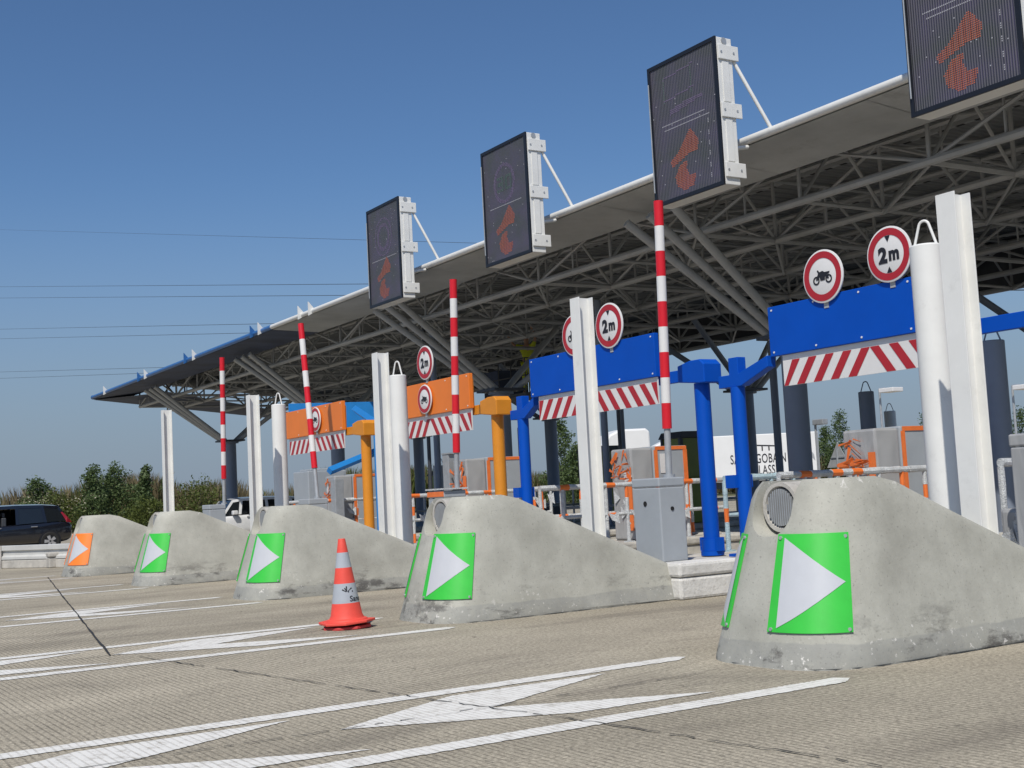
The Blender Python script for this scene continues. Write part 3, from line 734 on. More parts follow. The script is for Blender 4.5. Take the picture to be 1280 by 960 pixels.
# ------------------------------------------------------------------ LED lane signs on the canopy edge
UP = [(.57,.534),(.69,.635),(.66,.70),(.54,.705),(.29,.765),(.265,.72),(.40,.665),(.47,.615)]
LO = [(.40,.765),(.52,.745),(.495,.80),(.53,.85),(.635,.862),(.585,.93),(.45,.950),(.345,.905),(.32,.835)]
def inside(p, poly):
    x, y = p; c = False
    for (x0, y0), (x1, y1) in zip(poly, poly[1:]+poly[:1]):
        if (y0 > y) != (y1 > y) and x < (x1-x0)*(y-y0)/(y1-y0)+x0: c = not c
    return c
PW, PZ0, PZ1, PY = 1.46, 5.12, 7.15, 11.2
def led_sign(xl, extra, label):
    t = thing('led_sign', (xl, PY, PZ0), label, 'LED sign', 'LED lane signs along the canopy edge')
    W, H = PW, PZ1-PZ0; D = .30
    b = MB(); b.box((0,.03,0),(W,D,H)); b.build('housing', M['white'], t, bevel=.01)
    fr = MB(); k = .05
    for lo, hi in (((-.004,-.002,-.004),(k,.028,H+.004)), ((W-k,-.002,-.004),(W+.004,.028,H+.004)), ((k+.001,-.002,-.004),(W-k-.001,.028,k)), ((k+.001,-.002,H-k),(W-k-.001,.028,H+.004))): fr.box(lo, hi)
    fr.build('frame', M['black'], t)
    s = MB(); s.box((k-.003,.012,k-.003),(W-k+.003,.029,H-k+.003)); sc = s.build('screen', M['screen'], t)
    d = MB(); st = .0235; q = .0072
    nx = int(W/st); nz = int(H/st)
    for a in range(3, nx-2):
        for c in range(3, nz-2):
            u, w = a*st/W, 1-c*st/H
            if inside((u, w), UP) or inside((u, w), LO): mt = 0
            elif extra(u, w): mt = extra(u, w)
            elif rng.random() < .006: mt = 3
            else: continue
            d.add([(a*st-q,.009,c*st-q),(a*st+q,.009,c*st-q),(a*st+q,.009,c*st+q),(a*st-q,.009,c*st+q)], [(0,1,2,3)], mt)
    d.build('diodes', [M['ledoff'], M['ledfaint'], M['ledgreen'], M['ledwhite']], sc, weld=False)
    # side fittings: hinge plates and joint strips on the lit side
    for z in (.10, .92, 1.72):
        h = MB(); h.box((W+.002,.04,z),(W+.03,D+.09,z+.20))
        hp = h.build('hinge_plate', M['white'], t, bevel=.006)
        for yy in (.08,.30):
            h = MB(); h.tube((W+.031,yy,z+.10),(W+.038,yy,z+.10),.016, seg=8); h.build('bolt', M['galv'], hp)
    for z0, z1 in ((.32,.90),(1.14,1.70)):
        h = MB(); h.box((W+.001,.10,z0),(W+.012,.22,z1)); h.build('side_strip', M['white'], t, bevel=.004)
    h = MB(); h.tube((W+.004,.16,1.985),(W+.010,.16,1.985),.045, seg=18); h.build('vent_cap', M['galv'], t)
    # stays back to the canopy edge, bracket below
    for xo in (.16, W-.05):
        h = MB(); h.tube((xo,D,H-.20),(xo+.26,.76,.73),.026, seg=10); h.build('stay', M['white'], t)
    for xo in (.2, W-.2):
        h = MB(); h.tube((xo,D,.55),(xo,.66,.62),.03, seg=10); h.build('stay', M['white'], t)
    r = MB(); r.tube((.03,-.02,H*.10),(.03,-.02,H*.88),.009, seg=8); r.build('rod', M['galv'], t)
    return t
def ex_frames(u, w):
    if (abs(w-.49) < .006 and .2 < u < .86) or (abs(w-.455) < .006 and .17 < u < .8): return 3
    if .22 < u < .66 and (abs(w-(.30-.06*u)) < .006 or abs(w-(.14-.06*u)) < .006): return 1
    if (abs(u-.23) < .008 or abs(u-.63) < .008) and .12 < w < .30: return 2
    if .30 < u < .78 and .33 < w < .42 and (abs(w-.36+(u-.5)*.10) < .02): return 1
    if (abs(u-.2) < .006 or abs(u-.84) < .006) and .5 < w < .96 and int(w*200) % 2: return 3
    return 0
def ex_thirty(u, w):
    # faint "30" in a ring
    def seg(x0, w0, x1, w1, tk=.018): 
        dx, dw = x1-x0, w1-w0; L2 = dx*dx+dw*dw; tt = max(0, min(1, ((u-x0)*dx+(w-w0)*dw)/L2)); return math.hypot(u-x0-dx*tt, (w-w0-dw*tt)*1.35) < tk
    three = seg(.34,.29,.46,.29) or seg(.46,.29,.46,.39) or seg(.36,.34,.46,.34) or seg(.34,.39,.46,.39)
    zero = seg(.53,.29,.64,.29) or seg(.53,.29,.53,.39) or seg(.64,.29,.64,.39) or seg(.53,.39,.64,.39)
    if three or zero: return 2
    rr = math.hypot(u-.49, (w-.34)*1.35)
    if .19 < rr < .235: return 1
    if abs(w-.52) < .006 and .15 < u < .85: return 3
    return 0
def ex_ring(u, w):
    rr = math.hypot(u-.5, (w-.33)*1.35)
    if .14 < rr < .19 or abs(rr-.25) < .012: return 1
    if abs(w-.55) < .006 and .12 < u < .88: return 3
    return 0
led_sign(-9.17, ex_frames, 'LED lane sign cut off by the top right corner of the picture')
led_sign(-13.77, ex_frames, 'tall LED lane sign above the striped barrier arm that reaches it')
led_sign(-18.53, ex_thirty, 'LED lane sign showing a faint 30 above an orange t')
led_sign(-23.25, ex_ring, 'smallest LED lane sign, the leftmost of the row')

# ------------------------------------------------------------------ canopy
YE, YI, YB = 11.9, 13.2, 25.3
def ez(x): return 5.86 + (x+10)*.0035
XL, XR, XBL = -49.8, 4.0, -60.2
cp = thing('toll_canopy', (-20, 18, 5.3), 'wide flat toll plaza canopy on a white space frame with a white front edge', 'canopy')
off = Vector((-20, 18, 5.3))
def cmb(): return MB()
def P(x, y, z): return Vector((x, y, z)) - off
XS = -30.6
def endx(y): return XL + (XBL-XL)*(y-YE)/(YB-YE)
# roof: top skin + corrugated underside
b = cmb(); zt = 6.55
V = [P(XL,YE+.02,ez(XL)+.03), P(XR,YE+.02,ez(XR)+.03), P(XR,YE+2.6,zt), P(XR,YB,zt), P(XBL,YB,zt), P(endx(YE+2.6),YE+2.6,zt)]
b.add(V, [(0,1,2,5),(5,2,3,4)]); V2 = [v - Vector((0,0,.05)) for v in V]; b.add(V2, [(5,2,1,0),(4,3,2,5)])
rim = [0,1,2,3,4,5]; b.add(V+V2, [(k, (k+1) % 6, 6+(k+1) % 6, 6+k) for k in range(6)])
b.build('roof', M['roof'], cp)
# front soffit
b = cmb()
def soff(x0, x1, bb, mat):
    bb.add([P(x0,YE+.02,ez(x0)-.07), P(x1,YE+.02,ez(x1)-.07), P(x1,YI,5.68), P(max(x0,endx(YI)),YI,5.68)], [(0,1,2,3)], mat)
    bb.add([P(x0,YE+.02,ez(x0)-.05), P(x1,YE+.02,ez(x1)-.05), P(x1,YI,5.70), P(max(x0,endx(YI)),YI,5.70)], [(3,2,1,0)], mat)
    bb.add([P(x0,YI,5.68), P(x1,YI,5.68), P(x1,YI,5.80), P(x0,YI,5.80)], [(0,1,2,3)], mat)
for k in range(12):
    x0 = XS + (XR-XS)*k/12; x1 = XS + (XR-XS)*(k+1)/12 - .012; soff(x0, x1, b, 0)
b.build('soffit', M['soffit'], cp)
b = cmb(); soff(XL, XS-.02, b, 0); b.add([P(XL,YE+.05,ez(XL)-.1), P(endx(YB),YB,5.35), P(endx(YB)+2.5,YB,5.30), P(XL+4,YI+.5,5.55)], [(0,1,2,3)], 0)
o = b.build('blue_netting', M['bluenet'], cp); o['label'] = 'dark blue netting under the far end of the canopy'
b = cmb(); b.tube(P(XS,YE,ez(XS)), P(-8.9,YE,ez(-8.9)), .058, seg=16); b.tube(P(-8.0,YE,ez(-8)), P(XR,YE,ez(XR)), .058, seg=16); b.build('edge_tube', M['whiteold'], cp)
b = cmb(); b.tube(P(XL,YE,ez(XL)), P(XS-.01,YE,ez(XS)), .062, seg=16); b.tube(P(XL,YE,ez(XL)), P(XBL,YB,5.45), .08, seg=12); o = b.build('edge_tube', M['bluetube'], cp); o['label'] = 'blue painted stretch of the canopy edge'
for q, m_ in ((-2.397,'white'),(-2.342,'white'),(-2.68,'bluetube'),(-2.63,'white'),(-3.17,'bluetube'),(-3.10,'white'),(-3.61,'bluetube'),(-3.54,'white'),(-4.0,'white')):
    x = q*YE; b = cmb(); z = ez(x)
    b.prism([(-.02,-.12),(.16,-.02),(.16,.02),(-.02,.22)], lambda u, w, d: P(x+d, YE-.1+u, z+w), -.02, .02); b.build('edge_fin', M[m_], cp)
# rear fascia
b = cmb(); b.box(P(XBL,YB,5.28), P(XR,YB+.08,6.52)); b.build('rear_fascia', M['dark'], cp)
# space frame
ZB, ZT = 5.30, 6.36
ys = [13.6, 15.4, 17.9, 20.4, 23.1, 25.1]
def xs_for(y):
    x0 = endx(y)+.6; n = int((XR-.5-x0)//2.4); return [XR-.5-2.4*k for k in range(n+1)]
for j, y in enumerate(ys):
    b = cmb(); xs = xs_for(y)
    b.tube(P(xs[-1],y,ZB), P(xs[0],y,ZB), .062, seg=8); zt_ = ZT if y > 14.2 else 6.08; b.tube(P(xs[-1],y,zt_), P(xs[0],y,zt_), .045, seg=6)
    for k, x in enumerate(xs):
        b.tube(P(x,y,ZB), P(x,y,zt_), .032, seg=6, cap=False)
        if k+1 < len(xs):
            if k % 2 == 0: b.tube(P(x,y,ZB), P(xs[k+1],y,zt_), .03, seg=6, cap=False)
            else: b.tube(P(x,y,zt_), P(xs[k+1],y,ZB), .03, seg=6, cap=False)
            b.tube(P((x+xs[k+1])/2,y,ZB if k % 2 else zt_), P((x+xs[k+1])/2,y,(ZB+ZT)/2), .02, seg=5, cap=False)
    b.build('truss', M['truss'], cp, weld=False)
for k in range(23):
    x = XR-.5-2.4*k; b = cmb(); yy = [y for y in ys if endx(y) < x-.3]
    if len(yy) < 2: continue
    big = k % 2 == 0
    b.tube(P(x,yy[0],ZB), P(x,yy[-1],ZB), .05 if big else .032, seg=6)
    b.tube(P(x,yy[1],ZT), P(x,yy[-1],ZT), .035, seg=6)
    for a, c in zip(yy[:-1], yy[1:]):
        b.tube(P(x,a,ZB), P(x,(a+c)/2,ZT), .028, seg=6, cap=False); b.tube(P(x,(a+c)/2,ZT), P(x,c,ZB), .028, seg=6, cap=False)
        if k % 2 == 0 and k+1 < 22 and endx(c) < x-2.7:
            b.tube(P(x,a,ZB-.05), P(x-2.4,c,ZB-.05), .024, seg=5, cap=False)
            b.tube(P(x,c,ZT-.1), P(x-2.4,a,ZT-.1), .02, seg=5, cap=False)
    b.build('truss', M['truss'], cp, weld=False)
for j in range(9):                                   # perforated purlins under the sheet
    y = 14.6+1.25*j; b = cmb(); b.box(P(endx(y)+.4,y,6.40), P(XR-.1,y+.07,6.458))
    x = XR-.4
    while x > -32: b.box(P(x-.14,y+.005,6.394), P(x,y+.065,6.399), 1); x -= .34
    b.build('purlin', [M['truss'], M['blackhole']], cp, weld=False)

# columns with raking pipe struts
CL = ['far right', '', '', '', '']
CX = [-6.0, -15.5, -25.1, -34.6, -44.1]
FL = ['slate canopy column off the right edge of the front row', 'thick slate canopy column in front of the white trailer, with three pipes raking up',
      'slate canopy column behind the nearer amber post', 'slate canopy column behind the farther amber post', 'slate canopy column right of the leftmost barrier arm, branching against the sky']
BL = ['dark rear canopy column off the right edge', 'dark rear canopy column right behind the nearest concrete nose', 'dark rear canopy column beside the blue T-headed post',
      'dark branching rear canopy column left of the tractor unit', 'dark rear canopy column under the orange gauge hatching']
for y0, labs, front in ((15.4, FL, True), (23.1, BL, False)):
    for x, lab in zip(CX, labs):
        t = thing('canopy_column', (x, y0, 0), lab, 'column', 'canopy columns')
        b = MB(); b.tube((0,0,0),(0,0,3.5),.205, seg=28); b.tube((0,0,3.5),(0,0,3.56),.30, seg=28); b.build('shaft', M['column'], t)
        b = MB(); b.box((-.42,-.42,3.562),(.42,.42,3.62)); b.build('head_plate', M['dark'], t)
        s = 1 if front else -1
        for q in (-.62, 0, .62):
            b = MB(); b.tube((q*.35,-.25*s,3.6),(q-.1,-2.85*s if front else 1.9,5.3 if not front else 5.52),.075, seg=12); b.build('strut', M['strut'], t)
        for q in (-1.1, 1.1):
            b = MB(); b.tube((q*.2,.25*s,3.6),(q,2.45*s if front else -2.6,5.3),.075, seg=12); b.build('strut', M['strut'] if front else M['column'], t)

# slim posts under the canopy
SP = [(-21.3,20.5,.09,'slim slate pipe left of the thick column before the trailer'), (-21.6,15.8,.075,'slim slate pipe nearest the tall H-section post, in front of the tractor unit'),
      (-21.42,16.05,.04,'thin black pipe, middle of three in front of the tractor unit'), (-26.5,19.95,.075,'slim slate pipe, rightmost of three in front of the tractor unit'),
      (-26.2,14.0,.045,'thin black pipe left of the olive booth'), (-26.9,14.6,.08,'slim slate pipe touching the far olive booth'), (-23.0,22.2,.05,'thin black pipe in front of the trailer lettering')]
for x, y, r, l in SP:
    b = MB(); b.tube((x,y,PH),(x,y,5.2),r, seg=12); b.box((x-r*1.8,y-r*1.8,PH),(x+r*1.8,y+r*1.8,PH+.03))
    tag(b.build('support_pipe', M['column'] if 'slate' in l else M['dark']), l, 'pipe', 'slim pipes under the canopy')

# ------------------------------------------------------------------ guard rails wrapped in film and orange tape
def rail(x, y0, y1, label, wrapm='clearwrap', seed=1):
    rr = random.Random(seed)
    t = thing('guard_rail', (x, y0, PH), label, 'guard rail', 'tape-wrapped guard rails on the islands')
    L = y1-y0; zt = .85
    def wrapped(bb, a, c, r, pt=.16):
        a, c = Vector(a), Vector(c); n = max(2, int((c-a).length/.16)); 
        for k in range(n):
            p, q = a.lerp(c, k/n), a.lerp(c, (k+1)/n); m_ = 1 if rr.random() < pt else 0
            bb.tube(p, q, r*rr.uniform(.95,1.22), r*rr.uniform(.95,1.22), seg=9, mat=m_)
    b = MB(); wrapped(b, (0,0,zt),(0,L,zt),.036); b.build('top_rail', [M[wrapm], M['tape']], t, weld=False)
    b = MB(); wrapped(b, (0,0,.42),(0,L,.42),.024); b.build('mid_rail', [M[wrapm], M['tape']], t, weld=False)
    n = max(3, int(L/.36))
    for k in range(n+1):
        b = MB(); y = L*k/n; wrapped(b, (0,y,.02),(0,y,zt-.03),.026, .34 if rr.random() < .5 else .15); b.box((-.06,y-.06,.0),(.06,y+.06,.018)); b.build('rail_post', [M[wrapm], M['tape']], t, weld=False)
    b = MB()                                           # torn film flapping from the posts
    for k in range(5):
        y = rr.uniform(.1, L-.2); z = rr.uniform(.3,.8); w = rr.uniform(.1,.24)
        b.add([(.03,y,z),(.06,y+w*.5,z-.03),(.05,y+w,z+.02),(.09,y+w*.9,z-.16),(.04,y+w*.3,z-.11)], [(0,1,4),(1,2,3,4)])
    b.build('loose_film', M['clearwrap'], t, weld=False)
rail(-10.16, 9.75, 13.3, 'tape-wrapped guard rail just above the nearest concrete nose', seed=3)
rail(-11.22, 9.9, 13.6, 'tape-wrapped guard rail left of the T-headed blue post', 'bluewrap', seed=4)
rail(-14.97, 9.75, 13.2, 'tape-wrapped guard rail right of the second tall H-section post', seed=5)
rail(-16.03, 10.1, 13.4, 'tape-wrapped guard rail between the slim blue post and the H-section post', seed=6)
rail(-19.9, 9.9, 13.2, 'tape-wrapped guard rail behind the nearer amber post', seed=7)
rail(-24.95, 9.7, 12.6, 'tape-wrapped guard rail beside the white car', seed=8)
rail(-6.60, 8.80, 12.4, 'tape-wrapped guard rail at the right edge of the picture', seed=9)
# plain far rails on the shaded side of the islands
for x, l in ((-20.9,'plain grey guard rail in the shade of the third lane'), (-25.9,'plain grey guard rail in the shade of the fourth lane'), (-30.4,'plain grey guard rail farthest under the canopy')):
    t = thing('guard_rail', (x, 14.2, PH), l, 'guard rail', 'plain guard rails under the canopy')
    for z in (.45, .85):
        b = MB(); b.tube((0,0,z),(0,6.4,z),.028, seg=8); b.build('top_rail' if z > .5 else 'mid_rail', M['galv'], t)
    for k in range(8):
        b = MB(); b.tube((0,k*6.4/7,0),(0,k*6.4/7,.84),.026, seg=8); b.build('rail_post', M['galv'], t)

# ------------------------------------------------------------------ ticket machines wrapped in plastic
def machine(x, y, w, ln, z1, label, seed, tape=True, white=False):
    rr = random.Random(seed)
    t = thing('ticket_machine', (x, y, PH), label, 'ticket machine', 'ticket machines wrapped in plastic and tape'); h = z1-PH
    b = MB(); b.box((-w/2,0,0),(w/2,.42,h-.02)); b.build('front_cabinet', M['wrap'], t, bevel=.03)
    b = MB(); b.box((-w/2+.02,.424,0),(w/2+.02,ln,h)); b.build('rear_cabinet', M['cab'], t, bevel=.02)
    if tape:
        b = MB(); e = w/2+.024
        b.box((e,.46,h-.06),(e+.006,ln-.02,h-.005)); b.box((e,ln-.09,0),(e+.006,ln-.01,h-.062)); b.box((e,.43,.05),(e+.006,.50,h-.061))
        # crumpled tape strips on the front
        b.box((w/2-.11,-.022,h*.1),(w/2-.005,-.008,h*.78))
        for k in range(18):
            u = rr.uniform(-w*.42, w*.34); z = h*(rr.uniform(.60,.92) if k < 12 else .66+.05*rr.random()); a = rr.uniform(-1.2, 1.2) if k < 12 else rr.uniform(-.3,.3); l2 = rr.uniform(.1,.26)
            q = Vector((math.cos(a),0,math.sin(a))); n = Vector((-q.z,0,q.x))*rr.uniform(.008,.034); p = Vector((u,-.012-.003*k,z))
            b.add([p-q*l2/2-n, p+q*l2/2-n, p+q*l2/2+n*rr.uniform(-.4,.9)+Vector((0,-.02,0)), p-q*l2/2+n*rr.uniform(-.4,1.2)], [(0,1,2,3)])
        b.build('orange_tape', M['tape'], t, weld=False)
    b = MB()
    for k in range(7):
        u = rr.uniform(-w/2, w*.3); z = h*rr.uniform(.2,.95); b.add([(u,-.01,z),(u+.12,-.035,z+.05),(u+.16,-.012,z-.12),(u+.05,-.03,z-.2)], [(0,1,2),(0,2,3)])
    b.build('film_folds', M['clearwrap'], t, weld=False)
    if white:
        b = MB(); b.box((w/2+.021,.55,h-.42),(w/2+.028,.75,h-.12)); b.build('notice', M['signwhite'], t)
    return t
machine(-10.72, 11.65, .52, 1.15, 1.74, 'wrapped grey ticket machine with orange taped edges above the nearest nose', 1)
machine(-15.62, 11.7, .52, 1.1, 1.78, 'wrapped ticket machine with a white notice, just above the grey barrier cabinet', 2, white=True)
machine(-20.35, 11.5, .5, 1.3, 1.86, 'wrapped ticket machine left of the nearer amber post', 3)
machine(-25.2, 11.0, .5, 1.1, 1.76, 'wrapped ticket machine with an orange strip left of the farther amber post', 4)
machine(-6.42, 8.66, .24, .5, .86, 'low plastic-wrapped machine beside the shade-grey bollard at the right edge', 5, tape=False)
b = MB(); b.box((-.45,-.05,0),(.45,.9,1.55)); t = thing('utility_cabinet', (-27.2, 11.2, PH), 'big light grey utility cabinet left of the leaning barrier arm', 'cabinet'); b.build('cabinet', M['cab'], t, bevel=.02)
b = MB(); b.box((-.30,.06,1.552),(.34,.8,1.60)); b.build('roof_cap', M['cab'], t, bevel=.012)
b = MB(); b.box((.452,.05,.05),(.458,.85,1.50)); b.build('door', M['cab'], t)
b = MB(); b.box((.46,.68,1.05),(.465,.76,1.2)); b.box((.46,.68,.85),(.465,.76,.98)); b.build('notice', M['signwhite'], t)
b = MB(); b.box((-.12,-.12,0),(.12,.12,1.6)); t = thing('channel_post', (-20.85, 11.6, PH), 'grey steel channel post left of the taped machine', 'post'); b.build('post', M['galv'], t, bevel=.01)
b = MB(); b.box((-.13,-.13,1.602),(.16,.13,1.63)); b.build('cap', M['galv'], t)
b = MB(); b.box((-.12,-.10,0),(.12,.10,1.3)); tag(b.build('channel_post', M['galv'], loc=(-24.6,10.9,PH), bevel=.01), 'grey steel channel post right of the utility cabinet', 'post')

# ------------------------------------------------------------------ toll booths (olive panels, dark roof)
BO = ['olive toll booth peeping out right of the nearest taped machine', 'olive toll booth with a dark roof between the cabinet notice and the blue post',
      'olive toll booth behind the second lane rails', 'small olive toll booth right of the thin black pipes']
for (x, y, hh), l in zip(((-20.42,16.6,2.24),(-25.5,18.0,2.2),(-32.0,17.2,1.90)), BO[1:]):
    t = thing('toll_booth', (x, y, PH), l, 'toll booth', 'olive toll booths on the islands')
    h = hh-PH; w, ln = .32, .80
    b = MB(); b.box((-w,0,0),(w,ln,.95)); b.build('lower_panel', M['olive'], t, bevel=.02)
    b = MB(); b.box((-w+.03,.03,.952),(w-.03,ln-.03,h-.12)); b.build('glazing', M['olive'], t)
    for sx in (-1, 1):
        for yy in (0, ln-.08):
            b = MB(); x0 = sx*w-(.06 if sx > 0 else 0); b.box((x0,yy,.952),(x0+.06,yy+.08,h-.12)); b.build('pillar', M['dark'], t)
    b = MB(); b.prism([(-.04,h-.118),(ln+.04,h-.118),(ln+.02,h+.02),(.05,h+.02)], lambda u, v, d: Vector((d,u,v)), -w-.04, w+.04); b.build('roof', M['dark'], t, bevel=.02)

# ------------------------------------------------------------------ traffic cone
def cone():
    t = thing('traffic_cone', (-10.86, 4.86, 0), 'orange traffic cone with two grey reflective bands on the road', 'traffic cone'); t.rotation_euler = (R(1), R(-1.2), R(10))
    def rad(z): return .150 + (.034-.150)*(z-.10)/(.82-.10)
    zs = [.10,.235,.415,.56,.70,.82]
    mats = [0,1,0,1,0]
    b = MB()
    prof = [(.20,.062),(.19,.085),(rad(.10)+.012,.095),(rad(.12),.125)]
    pm = [0,0,0]
    for a, c, m_ in zip(zs[:-1], zs[1:], mats):
        a = max(a, .125); prof.append((rad(c), c)); pm.append(m_)
    prof += [(.03,.828),(.022,.80)]; pm += [0,0]
    b.lathe(prof, 36, mats=pm, cap=False); b.build('cone', [M['coneorange'], M['conegrey']], t)
    # two stacked rubber base plates, corners cut, upper one turned
    def plate(z0, z1, s, mat, rot, warp):
        q = MB(); n = 8; P0 = []
        for k in range(n):
            a = 2*math.pi*(k+.5)/n; r = s*(1.0 if k % 2 else 1.0); P0.append((r*math.cos(a), r*math.sin(a)))
        q.prism(P0, lambda u, w, d: Vector((u, w, d+warp*(u*u-w*w))), z0, z1); return q.build('base_plate', mat, t, rot=(0,0,rot), bevel=.006)
    plate(.0, .026, .235, M['conered'], .2, 0); plate(.048, .072, .262, M['coneorange'], .55, .10)
    b = MB(); b.tube((0,0,.026),(0,0,.05),.13, seg=20); b.build('core', M['blackhole'], t)
    # lettering and emblem wrapped on the lower band
    b = MB()
    def wrap(x, z, ang0):
        a = ang0 + x/rad(z); r = rad(z)+.002; return (r*math.cos(a), r*math.sin(a), z)
    a0 = math.atan2(-.41, .91) - R(10)
    v, f = text_geo('Sanef', .072, .001)
    b.add([wrap(p[0]+.115, p[1]+.272, a0) for p in v], f)
    for ang, ln in ((150,.05),(118,.045),(95,.055),(40,.06),(8,.06)):
        cx, cz = .018, .335; d = Vector((math.cos(R(ang)), math.sin(R(ang)))); n = Vector((-d.y, d.x))*.008
        p0 = Vector((cx, cz))+d*.008; p1 = Vector((cx, cz))+d*ln
        b.add([wrap(*(p0-n*.4), a0), wrap(*(p1-n), a0), wrap(*(p1+n*.6), a0), wrap(*(p0+n*.4), a0)], [(0,1,2,3)])
    b.build('lettering', M['ink'], t, weld=False)
cone()

# ------------------------------------------------------------------ people (skin-modifier bodies)
def skin_mesh(name, nodes, edges, mat, sub=1, root=0):
    me = bpy.data.meshes.new(name); me.from_pydata([n[:3] for n in nodes], edges, [])
    o = bpy.data.objects.new(name, me); col.objects.link(o)
    o.modifiers.new('skin', 'SKIN')
    sv = me.skin_vertices[0].data if me.skin_vertices else None
    for i, n in enumerate(nodes):
        r = n[3]; sv[i].radius = (r, n[4] if len(n) > 4 else r); sv[i].use_root = (i == root)
    s = o.modifiers.new('sub', 'SUBSURF'); s.levels = sub; s.render_levels = sub
    dg = bpy.context.evaluated_depsgraph_get(); m2 = bpy.data.meshes.new_from_object(o.evaluated_get(dg))
    bpy.data.objects.remove(o); m2.name = name
    m2.materials.clear(); m2.materials.append(mat)
    m2.polygons.foreach_set('use_smooth', [True]*len(m2.polygons))
    o = bpy.data.objects.new(name, m2); col.objects.link(o); return o
def person_parts(t, arms, legs, top_mat, leg_mat, lean=(0,0)):
    """arms / legs: joint lists (shoulder, elbow, wrist) and (hip, knee, ankle, toe)"""
    lx, ly = lean
    nodes = [(0,0,.95,.13,.10),(lx*.4,ly*.4,1.15,.13,.095),(lx*.8,ly*.8,1.38,.15,.10),(lx,ly,1.50,.055),(lx*1.1,ly*1.1-.01,1.60,.085,.10),(lx*1.1,ly*1.1-.01,1.72,.075,.09)]
    edges = [(0,1),(1,2),(2,3),(3,4),(4,5)]
    def chain(pts, start):
        prev = start
        for p in pts: nodes.append(p); edges.append((prev, len(nodes)-1)); prev = len(nodes)-1
    for a in arms:
        chain([(*a[0],.055),(*a[1],.042),(*a[2],.032)], 2)
        h = Vector(a[2]); d = (Vector(a[2])-Vector(a[1])).normalized(); chain([(*(h+d*.09),.034,.02)], len(nodes)-1)
        k = len(nodes)-1; sd = d.cross(Vector((0,0,1))); sd = sd.normalized() if sd.length > .1 else Vector((1,0,0))
        for q in (-1.5,-.5,.5,1.5): nodes.append((*(h+d*(.16-.01*abs(q))+sd*q*.018+Vector((0,0,-.015))),.009)); edges.append((k, len(nodes)-1))
        nodes.append((*(h+d*.07+sd*.055),.010)); edges.append((k-0, len(nodes)-1))
    for l in legs: chain([(*l[0],.085),(*l[1],.062),(*l[2],.045),(*l[3],.04)], 0)
    body = skin_mesh('body', nodes, edges, M['skin']); body.parent = t
    cn = [(n[0],n[1],n[2],n[3]+.025,(n[4] if len(n) > 4 else n[3])+.025) for n in nodes[:3]]; ce = [(0,1),(1,2)]
    for a in arms:
        cn.append((*a[0],.078)); ce.append((2, len(cn)-1)); cn.append((*(Vector(a[0]).lerp(Vector(a[1]),.75)),.06)); ce.append((len(cn)-2, len(cn)-1))
    c = skin_mesh('jacket', cn, ce, top_mat); c.parent = t
    ln = [(0,0,.93,.155,.125)]; le = []
    for l in legs:
        ln.append((*l[0],.105)); le.append((0, len(ln)-1)); ln.append((*l[1],.08)); le.append((len(ln)-2, len(ln)-1)); ln.append((*l[2],.065)); le.append((len(ln)-2, len(ln)-1))
    c = skin_mesh('trousers', ln, le, leg_mat); c.parent = t
    b = MB(); b.lathe([(.098,1.66),(.105,1.70),(.095,1.77),(.05,1.815),(.004,1.825)], 16, (lx*1.1, ly*1.1-.005, 0)); return b
# worker on a lift under the canopy
wx, wy, wz = -31.0, 20.0, 4.05
t = thing('person', (wx, wy, wz), 'worker in a yellow hi-vis jacket reaching up from a lift under the canopy', 'person', rz=R(35))
hb = person_parts(t, [((.20,0,1.42),(.34,-.12,1.62),(.30,-.22,1.86)), ((-.20,0,1.42),(-.38,-.10,1.50),(-.42,-.28,1.68))],
    [((.10,0,.88),(.11,-.02,.50),(.11,0,.10),(.12,-.14,.045)), ((-.10,0,.88),(-.11,-.02,.50),(-.11,0,.10),(-.12,-.14,.045))], M['hivis'], M['hivis'])
hb.build('hard_hat', M['signwhite'], t)
t = thing('mast_lift', (wx-.5, wy, 0), 'dark blue mast lift raised under the canopy with a worker on it', 'lift')
b = MB(); b.box((-1.1,-.55,.25),(1.1,.55,.75)); b.build('chassis', M['dark'], t, bevel=.03)
for sx in (-.8,.8):
    for sy in (-.5,.5):
        b = MB(); b.lathe([(.24,-.09),(.25,-.04),(.25,.04),(.24,.09)], 18, (sx, sy*1.05, .25), axis='y'); b.build('wheel', M['tyre'], t)
for k, (z0, z1, r_) in enumerate(((.75,2.0,.13),(2.0,3.1,.105),(3.1,3.95,.08))):
    b = MB(); b.box((-r_,-r_,z0),(r_,r_,z1)); b.build('mast_section', M['dark'], t, bevel=.01)
b = MB(); b.box((-1.2,-.55,3.95),(1.2,.55,4.05)); b.build('deck', M['dark'], t)
b = MB(); b.box((-1.19,-.54,4.052),(-.35,.54,4.85)); b.build('tool_box', M['bluenet'], t, bevel=.02)
b = MB()
for z in (4.55,5.05):
    for sy in (-.54,.54): b.tube((-1.18,sy,z),(1.18,sy,z),.02, seg=6)
    b.tube((1.18,-.54,z),(1.18,.54,z),.02, seg=6)
for x in (-.3,.4,1.18):
    for sy in (-.54,.54): b.tube((x,sy,4.05),(x,sy,5.05),.02, seg=6)
b.build('handrail', M['dark'], t, weld=False)

